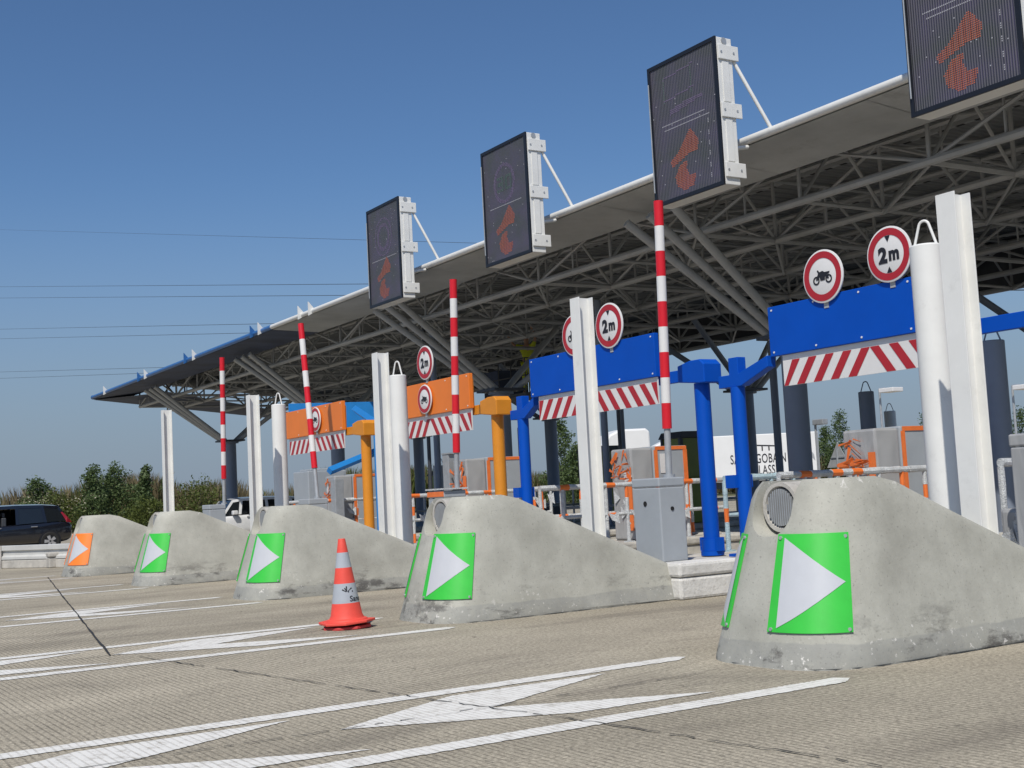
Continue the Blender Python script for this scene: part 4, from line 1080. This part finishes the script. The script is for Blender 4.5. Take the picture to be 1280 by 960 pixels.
# ------------------------------------------------------------------ cars
def car(loc, rz, L, Wd, Hh, paint, label, open_front=False, handle='chrome'):
    """x forward, y left, z up; origin under the middle of the car"""
    t = thing('parked_car' if False else 'car', loc, label, 'car', rz=rz)
    a = L/2; w = Wd/2
    # stations: x, half width, sill z, belt z
    st = [(-a,.78*w,.45,.78),(-a+.06,.90*w,.32,.93),(-a+.25,.97*w,.25,1.02),(-a+.9,w,.20,1.00),(-.4,w,.19,.96),(a-1.5,w,.19,.93),(a-.9,.98*w,.20,.90),(a-.35,.92*w,.24,.78),(a-.08,.80*w,.30,.66),(a,.66*w,.36,.58)]
    b = MB(); rings = []
    for x, ww, z0, zb in st:
        rings.append([(x,-ww*.90,z0),(x,-ww,z0+.18),(x,-ww*1.0,(z0+zb)/2+.06),(x,-ww*.985,zb-.06),(x,-ww*.94,zb),(x,0,zb+.02),(x,ww*.94,zb),(x,ww*.985,zb-.06),(x,ww*1.0,(z0+zb)/2+.06),(x,ww,z0+.18),(x,ww*.90,z0)])
    n = 11
    for p, q in zip(rings[:-1], rings[1:]): b.add(p+q, [(k, k+1, n+k+1, n+k) for k in range(n-1)] + [(n-1,0,n,2*n-1)], 0, True)
    b.add(rings[0], [tuple(range(n))]); b.add(rings[-1], [tuple(reversed(range(n)))])
    o = b.build('body', paint, t); s = o.modifiers.new('s','SUBSURF'); s.levels = 1; s.render_levels = 1
    # greenhouse: lower and upper rails
    lo = [(-a+.16,.88),(-a+.95,.93),(-.35,.94),(.62,.93),(a-1.05,.90)]
    hi = [(-a+.52,.72),(-a+1.05,.76),(-.35,.77),(.50,.76),(.78,.74)]
    zl = [1.00,.985,.955,.935,.90]; zh = [Hh-.07,Hh-.02,Hh,Hh-.01,Hh-.06]
    def side(k, s): return Vector((lo[k][0], s*lo[k][1]*w, zl[k])), Vector((hi[k][0], s*hi[k][1]*w, zh[k]))
    b = MB(); q = [[side(k, s) for k in range(5)] for s in (-1, 1)]
    for k in range(4): b.add([q[0][k][1], q[0][k+1][1], q[1][k+1][1], q[1][k][1], (q[0][k][1]+q[1][k][1])/2+Vector((0,0,.045)), (q[0][k+1][1]+q[1][k+1][1])/2+Vector((0,0,.045))], [(0,1,5,4),(4,5,2,3)], 0, True)
    for s in (0, 1):
        for k in range(4): b.add([q[s][k][1], q[s][k+1][1], q[s][k+1][1].lerp(q[s][k+1][0],.16), q[s][k][1].lerp(q[s][k][0],.16)], [(0,1,2,3)], 0)
        for k, f in ((0,.0),(1,.0),(2,.0),(3,.0),(4,.0)):
            h = Vector((.05,0,0)); b.add([q[s][k][0]-h, q[s][k][0]+h, q[s][k][1]+h, q[s][k][1]-h], [(0,1,2,3)], 0)
    b.build('roof', paint, t, weld=False)
    names = ['quarter_glass','rear_window','front_window','vent_window']
    for s in (0, 1):
        for k in range(4):
            if open_front and s == 1 and k == 2: continue
            e = Vector((0,(.004 if s else -.004),0)); i = .05
            g = MB(); A, Bq = q[s][k], q[s][k+1]
            pts = [A[0]+Vector((i,0,.01)), Bq[0]+Vector((-i,0,.01)), Bq[1].lerp(Bq[0],.17)+Vector((-i,0,0)), A[1].lerp(A[0],.17)+Vector((i,0,0))]
            pts = [p-e*2 for p in pts]; g.add(pts, [(0,1,2,3)]); g.build(names[k], M['glass'], t, weld=False)
    g = MB(); g.add([q[0][4][0], q[1][4][0], q[1][4][1], q[0][4][1]], [(0,1,2,3)]); g.build('windscreen', M['glass'], t, weld=False)
    g = MB(); g.add([q[0][0][0], q[1][0][0], q[1][0][1], q[0][0][1]], [(3,2,1,0)]); g.build('tailgate_glass', M['glass'], t, weld=False)
    # seats
    for sx in (.25,-.75):
        for sy in (-.38,.38):
            g = MB(); g.box((sx-.28,sy-.22,.85),(sx-.12,sy+.22,1.22)); g.box((sx-.26,sy-.12,1.23),(sx-.16,sy+.12,1.40)); g.build('seat', M['dark'], t, bevel=.03)
    # wheels
    for sx in (-a+.82, a-.86):
        for sy in (-1, 1):
            g = MB(); g.lathe([(.37,-.10),(.372,.008)], 28, (sx, sy*(w-.005), .34), axis='y'); g.build('wheel_arch', M['black'], t)
            wh = MB(); wh.lathe([(.21,-.10),(.30,-.105),(.325,-.06),(.325,.06),(.30,.105),(.21,.10)], 28, (0,0,0), axis='y', cap=False)
            wo = wh.build('wheel', M['tyre'], t, loc=(sx, sy*(w-.07), .325))
            rm = MB(); rm.lathe([(.205,-.06),(.205,.085)], 24, axis='y', mat=1)
            for j in range(5):
                an = 2*math.pi*j/5; d = Vector((math.cos(an),0,math.sin(an))); nn = Vector((-d.z,0,d.x))
                yy = .092*sy; rm.add([d*.03-nn*.035+Vector((0,yy,0)), d*.20-nn*.06+Vector((0,yy,0)), d*.20+nn*.06+Vector((0,yy,0)), d*.03+nn*.035+Vector((0,yy,0))], [(0,1,2,3)], 0)
            rm.build('rim', [M['rim'], M['black']], wo, weld=False)
    # lamps, handles, plate
    for sy in (-1, 1):
        g = MB(); y0 = sy*w
        P3 = [(-a+.10,.87*y0,.90),(-a+.24,.955*y0,.96),(-a+.20,.90*y0,1.15),(-a+.36,.81*y0,1.34),(-a+.41,.80*y0,1.32),(-a+.28,.88*y0,1.08)]
        P3 = [(x, y+sy*.012, z) for x, y, z in P3]; P3[0] = (-a+.04,.87*y0,.95)
        g.add(P3, [(0,1,2),(2,1,5),(2,5,4,3)]); g.build('tail_light', M['tail'], t, weld=False)
        g = MB(); g.add([(a-.02,.62*y0,.60),(a-.30,.925*y0+sy*.01,.70),(a-.45,.95*y0,.79),(a-.15,.70*y0,.70)], [(0,1,2,3)]); g.build('headlight', M['chrome'], t, weld=False)
        for hx in (-a+1.35, .30):
            g = MB(); g.box((hx-.11,y0*1.0-.035,.845),(hx+.11,y0*1.0+.035,.88)); g.build('door_handle', M[handle], t, bevel=.008)
        g = MB(); g.box((.75,y0*1.0-.02,.93),(.93,y0*1.0+sy*.16,1.07)) if sy > 0 else g.box((.75,y0*1.0-.16,.93),(.93,y0*1.0+.02,1.07)); g.build('mirror', paint, t, bevel=.03)
    return t
car((-47.55, 8.15, 0), R(-90), 4.5, 1.82, 1.63, M['carblack'], 'black people carrier with its driver window down, at the left edge', True)
t = thing('person', (-47.1, 7.75, -.42), 'driver in a green shirt with an arm on the window of the black car', 'person', rz=0)
hb = person_parts(t, [((.20,0,1.36),(.37,-.05,1.27),(.36,-.32,1.33)), ((-.20,0,1.36),(-.25,-.22,1.2),(-.15,-.45,1.25))],
    [((.10,-.05,.86),(.12,-.45,.95),(.12,-.75,.70),(.12,-.85,.68)), ((-.10,-.05,.86),(-.12,-.45,.95),(-.12,-.75,.70),(-.12,-.85,.68))], M['shirt'], M['trousers'])
hb.build('hair', M['hair'], t)
car((-41.0, 14.9, 0), R(-90), 4.5, 1.78, 1.47, M['carwhite'], 'white estate car behind the islands, seen below the canopy column', handle='carwhite')

# ------------------------------------------------------------------ lorry trailer and tractor unit
def lorry():
    A = Vector((-59.9, 48.4, 0)); Bp = Vector((-55.3, 56.6, 0)); d = (Bp-A); L = d.length; ang = math.atan2(d.y, d.x)
    t = thing('lorry_trailer', A, 'white box lorry trailer with dark lettering on its side, behind the plaza', 'trailer', rz=ang)
    # local x runs to the rear, local -y faces the plaza
    b = MB(); b.box((.9,0,1.15),(L,2.5,3.98)); b.build('box_body', M['truckwhite'], t, bevel=.05)
    b = MB(); b.prism([(-1.7,2.6),(.88,2.2),(.88,3.96),(.0,3.9),(-.9,3.5)], lambda u, w, dd: Vector((u,dd,w)), .1, 2.4); b.build('wind_deflector', M['truckwhite'], t, bevel=.08)
    b = MB(); b.box((-1.9,.1,.9),(.86,2.4,2.58)); b.build('cab', M['truckwhite'], t, bevel=.08)
    b = MB(); b.box((-1.7,.09,1.9),(-.6,.098,2.5)); b.build('cab_window', M['glass'], t)
    b = MB(); b.box((0,.3,.75),(L,2.2,1.148)); b.build('chassis', M['dark'], t)
    b = MB(); b.box((.9,-.004,1.15),(L,-.001,1.28)); b.box((L-.12,-.006,1.3),(L-.02,-.001,3.9)); b.build('edge_trim', M['signback'], t)
    for x in (-.9, L-1.2, L-2.5, L-3.8):
        for y in (.32, 2.18):
            b = MB(); b.lathe([(.3,-.16),(.5,-.16),(.52,0),(.5,.16),(.3,.16)], 24, (x,y,.52), axis='y'); b.build('wheel', M['tyre'], t)
    b = MB()
    for txt, zz, sz in (('SAINT-GOBAIN', 2.46, .80), ('GLASS', 1.76, .80)):
        v, f = text_geo(txt, sz, .006, 1.06); b.add([(p[0]*.60+ (5.6 if txt[0] == 'S' else 5.9), -.012, p[1]+zz) for p in v], f)
    v, f = text_geo('.com', .22); b.add([(p[0]+8.75, -.012, p[1]+1.62) for p in v], f)
    b.build('lettering', M['ink'], t, weld=False)
    # bridge-like emblem above the words, slanted grey plume near the rear
    b = MB(); b.add([(5.3,-.012,3.36),(6.9,-.012,3.24),(6.9,-.012,3.17),(5.3,-.012,3.28)], [(0,1,2,3)])
    for k in range(4): b.box((5.42+k*.42,-.0125,2.95),(5.50+k*.42,-.0115,3.26-.03*k))
    b.build('emblem', M['ink'], t, weld=False)
    b = MB(); b.add([(8.55,-.012,3.3),(9.05,-.012,2.6),(9.12,-.012,2.2),(8.6,-.012,2.75)], [(0,1,2,3)]); b.build('emblem', M['signback'], t, weld=False)
lorry()
def tractor():
    t = thing('lorry_tractor', (-50.25, 37.1, 0), 'white lorry tractor unit with a tall roof fairing behind the second H-section post', 'lorry', rz=R(-112))
    # x forward
    b = MB(); b.prism([(-1.7,1.1),(1.15,1.0),(1.2,1.7),(.98,2.75),(-1.7,2.75)], lambda u, w, d: Vector((u,-d,w)), -1.22, 1.22); b.build('cab', M['truckwhite'], t, bevel=.08)
    b = MB(); b.prism([(-1.7,2.76),(.98,2.76),(.90,3.05),(.35,3.75),(-.2,4.0),(-1.5,4.0),(-1.7,3.85)], lambda u, w, d: Vector((u,-d,w)), -1.15, 1.15); b.build('roof_fairing', M['truckwhite'], t, bevel=.1)
    b = MB(); b.prism([(1.205,1.75),(.99,2.70),(1.0,2.70),(1.215,1.75)], lambda u, w, d: Vector((u,-d,w)), -1.1, 1.1); b.build('windscreen', M['glass'], t)
    for s in (-1, 1):
        b = MB(); b.add([(.2,s*1.226,1.75),(1.02,s*1.226,1.75),(.86,s*1.226,2.55),(.2,s*1.226,2.6)], [(0,1,2,3)]); b.build('side_window', M['glass'], t, weld=False)
        b = MB(); b.box((1.0,s*1.45-.1,1.9),(1.12,s*1.45+.1,2.6)); b.tube((1.02,s*1.2,2.5),(1.06,s*1.45,2.5),.03); b.build('mirror', M['black'], t, bevel=.02)
        b = MB(); b.lathe([(.3,-.16),(.5,-.16),(.52,0),(.5,.16),(.3,.16)], 24, (.45,s*1.05,.52), axis='y'); b.build('wheel', M['tyre'], t)
        b = MB(); b.lathe([(.3,-.16),(.5,-.16),(.52,0),(.5,.16),(.3,.16)], 24, (-2.6,s*1.05,.52), axis='y'); b.build('wheel', M['tyre'], t)
    b = MB(); b.box((-3.4,-.5,.7),(1.15,.5,.995)); b.build('chassis', M['dark'], t)
    b = MB(); b.prism([(1.16,.35),(1.26,.4),(1.26,.98),(1.16,.98)], lambda u, w, d: Vector((u,-d,w)), -1.2, 1.2); b.build('bumper', M['dark'], t)
    b = MB(); b.prism([(.95,2.72),(1.35,2.62),(1.33,2.68),(.95,2.80)], lambda u, w, d: Vector((u,-d,w)), -1.15, 1.15); b.build('sun_visor', M['dark'], t)
tractor()

# ------------------------------------------------------------------ low barrier at the left, lamps, small sign, wires
def low_barrier():
    A = Vector((-40.5, 1.1, 0)); Bq = Vector((-29.4, 6.85, 0)); d = (Bq-A); L = d.length
    t = thing('low_barrier', A, 'low pale guard barrier in front of the black car', 'barrier', rz=math.atan2(d.y, d.x))
    b = MB(); b.box((0,0,0),(L,.3,.20)); b.build('kerb', M['kerb'], t, bevel=.02)
    pf = [(0,.205),(-.03,.215),(-.03,.27),(.03,.32),(.03,.40),(-.03,.43),(-.03,.53),(0,.545),(.02,.545),(.02,.205)]
    b = MB(); b.prism([(u+.02, w) for u, w in pf], lambda u, w, dd: Vector((dd, u, w)), 0, L); b.build('beam', M['guard'], t)
    k = .4
    while k < L:
        b = MB(); b.box((k,-.032,.0),(k+.32,-.012,.548)); b.box((k+.03,-.05,.03),(k+.29,-.034,.19), 1); b.build('post', [M['kerb'], M['black']], t); k += 2.93
low_barrier()
def lamp_post(x, y, h, arm, label):
    t = thing('lamp_post', (x, y, 0), label, 'lamp post', 'far lamp posts')
    b = MB(); b.tube((0,0,0),(0,0,h),.07,.05, seg=10); b.tube((0,0,h),(arm,0,h),.04, seg=8); b.build('pole', M['galv'], t)
    b = MB(); b.box((arm-.1,-.35,h-.22),(arm+.75,.35,h-.02)); b.build('lantern', M['signwhite'], t, bevel=.03)
lamp_post(-40.1, 45.2, 5.1, .35, 'far lamp post with a white box lantern between the canopy column and the bollards')
lamp_post(-33.6, 46.0, 4.6, .35, 'far lamp post with a white box lantern at the right edge of the picture')
t = thing('camera_mast', (-29.4, 30.0, 0), 'small surveillance camera on a thin mast above the trailer', 'camera mast')
b = MB(); b.tube((0,0,0),(0,0,3.05),.04, seg=8); b.build('mast', M['galv'], t)
b = MB(); b.box((-.02,-.12,2.86),(.45,.12,3.04)); b.build('camera_housing', M['galv'], t, bevel=.02)
t = thing('warning_sign', (-28.5, 30, 0), 'grey back of a triangular warning sign right of the trailer', 'road sign')
b = MB(); b.prism([(-.5,1.45),(.5,1.45),(0,2.25)], lambda u, w, d: Vector((u,-d,w)), -.01, .015); b.build('plate', M['signback'], t)
b = MB(); b.tube((0,-.05,0),(0,-.05,2.0),.035, seg=8); b.box((-.28,-.045,1.75),(.28,-.02,1.79)); b.build('post', M['galv'], t)

WY = 95.0
WL = ['highest thin overhead wire, the faintest one', 'upper wire of the higher pair of overhead wires', 'lower wire of the higher pair of overhead wires', 'upper wire of the middle pair of overhead wires',
      'lower wire of the middle pair of overhead wires', 'upper wire of the lowest pair of overhead wires', 'lower wire of the lowest pair of overhead wires']
WIRES = [(-5.776,1.2721,-2.073,.4807),(-5.798,1.0207,-2.087,.4006),(-5.803,.9715,-2.089,.3799),(-5.815,.8346,-2.57,.3953),(-5.819,.7924,-2.669,.3886),(-5.832,.6468,-3.306,.3827),(-5.834,.6187,-3.456,.3839)]
for (a0, z0, a1, z1), l in zip(WIRES, WL):
    b = MB(); p = Vector((a0*WY, WY, 1.17+z0*WY)); q = Vector((a1*WY, WY, 1.17+z1*WY)); d = q-p
    b.tube(p-d*.6, q+d*.5, .05 if 'faintest' not in l else .03, seg=5); tag(b.build('power_line', M['dark'], weld=False), l, 'power line', 'overhead power lines crossing the sky')

# ------------------------------------------------------------------ vegetation beyond the plaza
def leaves_mesh(name, pts, size, mat, seed=0, up=.3, aspect=.6):
    r = np.random.default_rng(seed); n = len(pts); pts = np.asarray(pts, float)
    a = r.normal(size=(n,3)); a[:,2] *= .7; a /= np.linalg.norm(a, axis=1)[:,None]
    c = r.normal(size=(n,3)); b = np.cross(a, c); b /= np.linalg.norm(b, axis=1)[:,None]
    s = (size*r.uniform(.6,1.3,size=n))[:,None]; a *= s; b *= s*aspect
    V = np.stack([pts-a, pts-b*.8, pts+a, pts+b*.8], 1).reshape(-1,3)
    me = bpy.data.meshes.new(name); me.vertices.add(4*n); me.vertices.foreach_set('co', V.ravel())
    me.loops.add(4*n); me.loops.foreach_set('vertex_index', np.arange(4*n, dtype=np.int32))
    me.polygons.add(n); me.polygons.foreach_set('loop_start', np.arange(0,4*n,4, dtype=np.int32))
    me.materials.append(mat); me.update(); me.validate()
    o = bpy.data.objects.new(name, me); col.objects.link(o); return o
def tree(x, y, h, w, label, seed, mat='leaf', n=4200, base=.12, kind='tree', narrow=1.0, tips=True):
    r = np.random.default_rng(seed); rr = random.Random(seed)
    t = thing(kind, (x, y, 0), label, 'tree' if kind == 'tree' else 'bush', 'trees and bushes beyond the plaza')
    b = MB(); b.tube((0,0,-.05),(.05,0,h*.45),.05*h/4+.03,.035, seg=8)
    clumps = []
    for k in range(16):
        zz = h*(base + (1-base)*((k+.5)/16)**.9); f = (zz/h-base)/(1-base)
        rad = w/2*(math.sin(math.pi*min(1, .18+f*.80))**.75)*(1.1-.35*f)
        an = rr.uniform(0, 6.28); d = rad*rr.uniform(.15,.85)
        c = (math.cos(an)*d, math.sin(an)*d, zz); clumps.append((c, max(.18*w, rad*rr.uniform(.5,.8))))
        if k % 2 == 0: b.tube((.02,0,min(h*.42, zz*.6)), c, .03,.012, seg=5, cap=False)
    if tips:
        for k in range(5): an = rr.uniform(0,6.28); clumps.append(((math.cos(an)*w*.16*k/4, math.sin(an)*w*.16*k/4, h*(.98-.05*k)), .10*w))
    b.build('trunk', M['trunk'], t, weld=False)
    pts = []
    for c, rad in clumps:
        m = int(n*rad*rad/sum(q[1]**2 for q in clumps))
        d = r.normal(size=(m,3)); d /= np.linalg.norm(d, axis=1)[:,None]; rd = rad*(r.uniform(0,1,size=(m,1))**.45)
        p = np.array(c)+d*rd*np.array([1,1,.85*narrow]); pts.append(p)
    P_ = np.concatenate(pts); P_ = P_[P_[:,2] > .05]
    o = leaves_mesh('crown', P_, .105, M[mat], seed); o.parent = t
def at(u, dist):  # direction of the photograph's column u, as a ratio x/y fitted once from the plan
    q = {20:-5.55, 45:-5.1, 70:-4.75, 112:-4.22, 140:-3.92, 180:-3.58, 205:-3.40, 250:-3.11, 290:-2.86, 330:-2.65, 360:-2.50, 520:-1.92, 560:-1.81, 600:-1.70, 655:-1.575, 700:-1.475, 720:-1.435, 1035:-.967, 1055:-.945, 1160:-.83, 1265:-.724}[u]
    y = dist/math.hypot(q, 1); return q*y, y
for u, dist, h, w, seed, lab in ((45,98,3.9,3.2,1,'small dark green tree behind the black car'), (112,92,4.4,3.0,2,'leafy bush left of the pair beyond the orange-boarded nose'),
    (140,94,4.5,3.6,3,'largest leafy bush beyond the orange-boarded nose'), (180,92,4.3,2.0,4,'narrow upright bush left of the leftmost H-section post'), (205,96,3.4,1.8,14,'low bush just behind the leftmost H-section post'),
    (700,92,6.2,3.0,5,'slim green tree behind the dark branching rear column'), (720,88,4.2,3.4,6,'dense green bush left of the tractor unit'),
    (1035,128,6.0,3.4,8,'small green tree at the rear corner of the trailer'), (1055,125,7.2,4.2,9,'taller green tree above the triangular sign'), (1160,120,6.2,4.5,10,'green tree between the wrapped machine and the bollards'), (1265,118,6.0,4.5,11,'green tree at the right edge of the picture')):
    x, y = at(u, dist); tree(x, y, h, w, lab, seed, narrow=1.15 if w < 2.5 else 1.0)
for u, dist, h, w, seed, lab, mt in ((70,90,2.6,4.2,21,'pale blossoming bush behind the black car','leafyellow'), (180,86,1.9,3.4,22,'low yellow-green bush beside the orange-boarded nose','leafyellow'), (250,90,2.9,6.0,23,'broad bush left of the canopy column by the white car','leafyellow')):
    x, y = at(u, dist); tree(x, y, h, w, lab, seed, mt, 2600, .05, 'bush', tips=False)
    if seed == 21:
        r = np.random.default_rng(5); p = r.normal(size=(260,3))*np.array([1.1,1.1,.35])+np.array([x,y,2.2]); 
        o = leaves_mesh('blossom', p-np.array([x,y,0]), .07, M['flower'], 5); o.parent = [q for q in bpy.data.objects if q.get('label') == lab][0]
# band of tall dry weeds
def weeds():
    r = np.random.default_rng(11); path = [(-6.6,103),(-5.5,103),(-4.2,101),(-3.4,98),(-2.8,100),(-2.4,104),(-1.9,112),(-1.5,118),(-1.2,124),(-.9,132),(-.6,140),(-.3,150)]
    V, n = [], 0
    for (q0, d0), (q1, d1) in zip(path[:-1], path[1:]):
        a0, a1 = math.atan2(1, q0), math.atan2(1, q1); m = int(abs(a1-a0)*d0*420)
        tt = r.uniform(0,1,m); an = a0+(a1-a0)*tt; ds = d0+(d1-d0)*tt + r.uniform(-3,4,m)
        x, y = np.cos(an)*ds, np.sin(an)*ds
        hh = (3.0+.7*np.sin(an*31)+.4*np.sin(an*83+1))*r.uniform(.45,1.18,m)**1.0 + .25; hh = np.clip(hh, .5, 4.2)
        w = r.uniform(.02,.06,m); th = r.uniform(0,6.28,m); lx, ly = r.normal(0,.07,m), r.normal(0,.07,m)
        z0 = hh*r.uniform(0,.6,m); dx, dy = np.cos(th)*w, np.sin(th)*w
        a = np.stack([x-dx,y-dy,z0],1); b = np.stack([x+dx,y+dy,z0],1); c = np.stack([x+dx*.8+lx*hh,y+dy*.8+ly*hh,(z0+hh)/2],1); d = np.stack([x+lx*hh*1.6,y+ly*hh*1.6,hh],1)
        V.append(np.stack([a,b,c,d],1).reshape(-1,3)); n += m
    V = np.concatenate(V); me = bpy.data.meshes.new('tall_weeds'); me.vertices.add(4*n); me.vertices.foreach_set('co', V.ravel())
    me.loops.add(4*n); me.loops.foreach_set('vertex_index', np.arange(4*n, dtype=np.int32)); me.polygons.add(n); me.polygons.foreach_set('loop_start', np.arange(0,4*n,4, dtype=np.int32))
    me.materials.append(M['weed']); me.materials.append(M['leafyellow']); me.update(); me.validate()
    idx = (np.sin(V.reshape(-1,4,3)[:,0,0]*.7)+np.sin(V.reshape(-1,4,3)[:,0,1]*.9)+r.normal(0,.8,n) > 1.0).astype(np.int32); me.polygons.foreach_set('material_index', idx)
    o = bpy.data.objects.new('tall_weeds', me); col.objects.link(o); tag(o, 'band of tall dry weeds and maize beyond the plaza', 'weeds', kind='stuff')
weeds()

# ------------------------------------------------------------------ light, sky, camera
w = bpy.data.worlds.new('World'); scene.world = w; w.use_nodes = True
nt = w.node_tree; bg = nt.nodes['Background']; sky = nt.nodes.new('ShaderNodeTexSky'); sky.sky_type = 'NISHITA'; sky.sun_disc = False
sky.sun_elevation = math.asin(SUN.z); sky.sun_rotation = math.atan2(SUN.x, SUN.y); sky.altitude = 120; sky.air_density = 1.0; sky.dust_density = .45; sky.ozone_density = 3.2
tn = N(nt, 'ShaderNodeVectorMath', operation='MULTIPLY'); tn.inputs[1].default_value = (.72, .90, 1.08)
nt.links.new(sky.outputs[0], tn.inputs[0])
# grey-blue haze low over the horizon
tc = N(nt, 'ShaderNodeTexCoord'); sp = N(nt, 'ShaderNodeSeparateXYZ'); nt.links.new(tc.outputs['Generated'], sp.inputs[0])
hz = N(nt, 'ShaderNodeMapRange', interpolation_type='SMOOTHSTEP'); hz.inputs['From Min'].default_value = .27; hz.inputs['From Max'].default_value = -.02
nt.links.new(sp.outputs['Z'], hz.inputs['Value'])
hm = N(nt, 'ShaderNodeMix', data_type='RGBA'); hm.inputs[7].default_value = (2.85, 3.55, 4.5, 1)
nt.links.new(hz.outputs[0], hm.inputs[0]); nt.links.new(tn.outputs[0], hm.inputs[6]); nt.links.new(hm.outputs[2], bg.inputs['Color']); bg.inputs['Strength'].default_value = .085
sl = bpy.data.lights.new('sun', 'SUN'); sl.energy = 3.9; sl.angle = R(.53); sl.color = (1, .945, .855)
so = bpy.data.objects.new('sun', sl); col.objects.link(so); so.rotation_euler = SUN.to_track_quat('Z', 'Y').to_euler(); so.location = (20, -30, 60)

cam = bpy.data.cameras.new('camera'); co = bpy.data.objects.new('camera', cam); col.objects.link(co); scene.camera = co
cam.sensor_width = 36; cam.sensor_fit = 'HORIZONTAL'; cam.lens = 36*1564/1280; cam.clip_end = 8000; cam.clip_start = .05
co.matrix_world = Matrix(((0.5263208698062269, 0.10094564374745071, 0.8442726567968605, 0), (0.8487107317404651, -0.001955765438980489, -0.5288537310165371, 0), (-0.05173428104246596, 0.9948900200474223, -0.08670301133789238, 1.17), (0, 0, 0, 1)))
vs = scene.view_settings; vs.view_transform = 'Standard'; vs.look = 'None'; vs.exposure = 0.0; vs.gamma = 1.0; vs.use_curve_mapping = False
scene.render.resolution_x = 1024; scene.render.resolution_y = 768
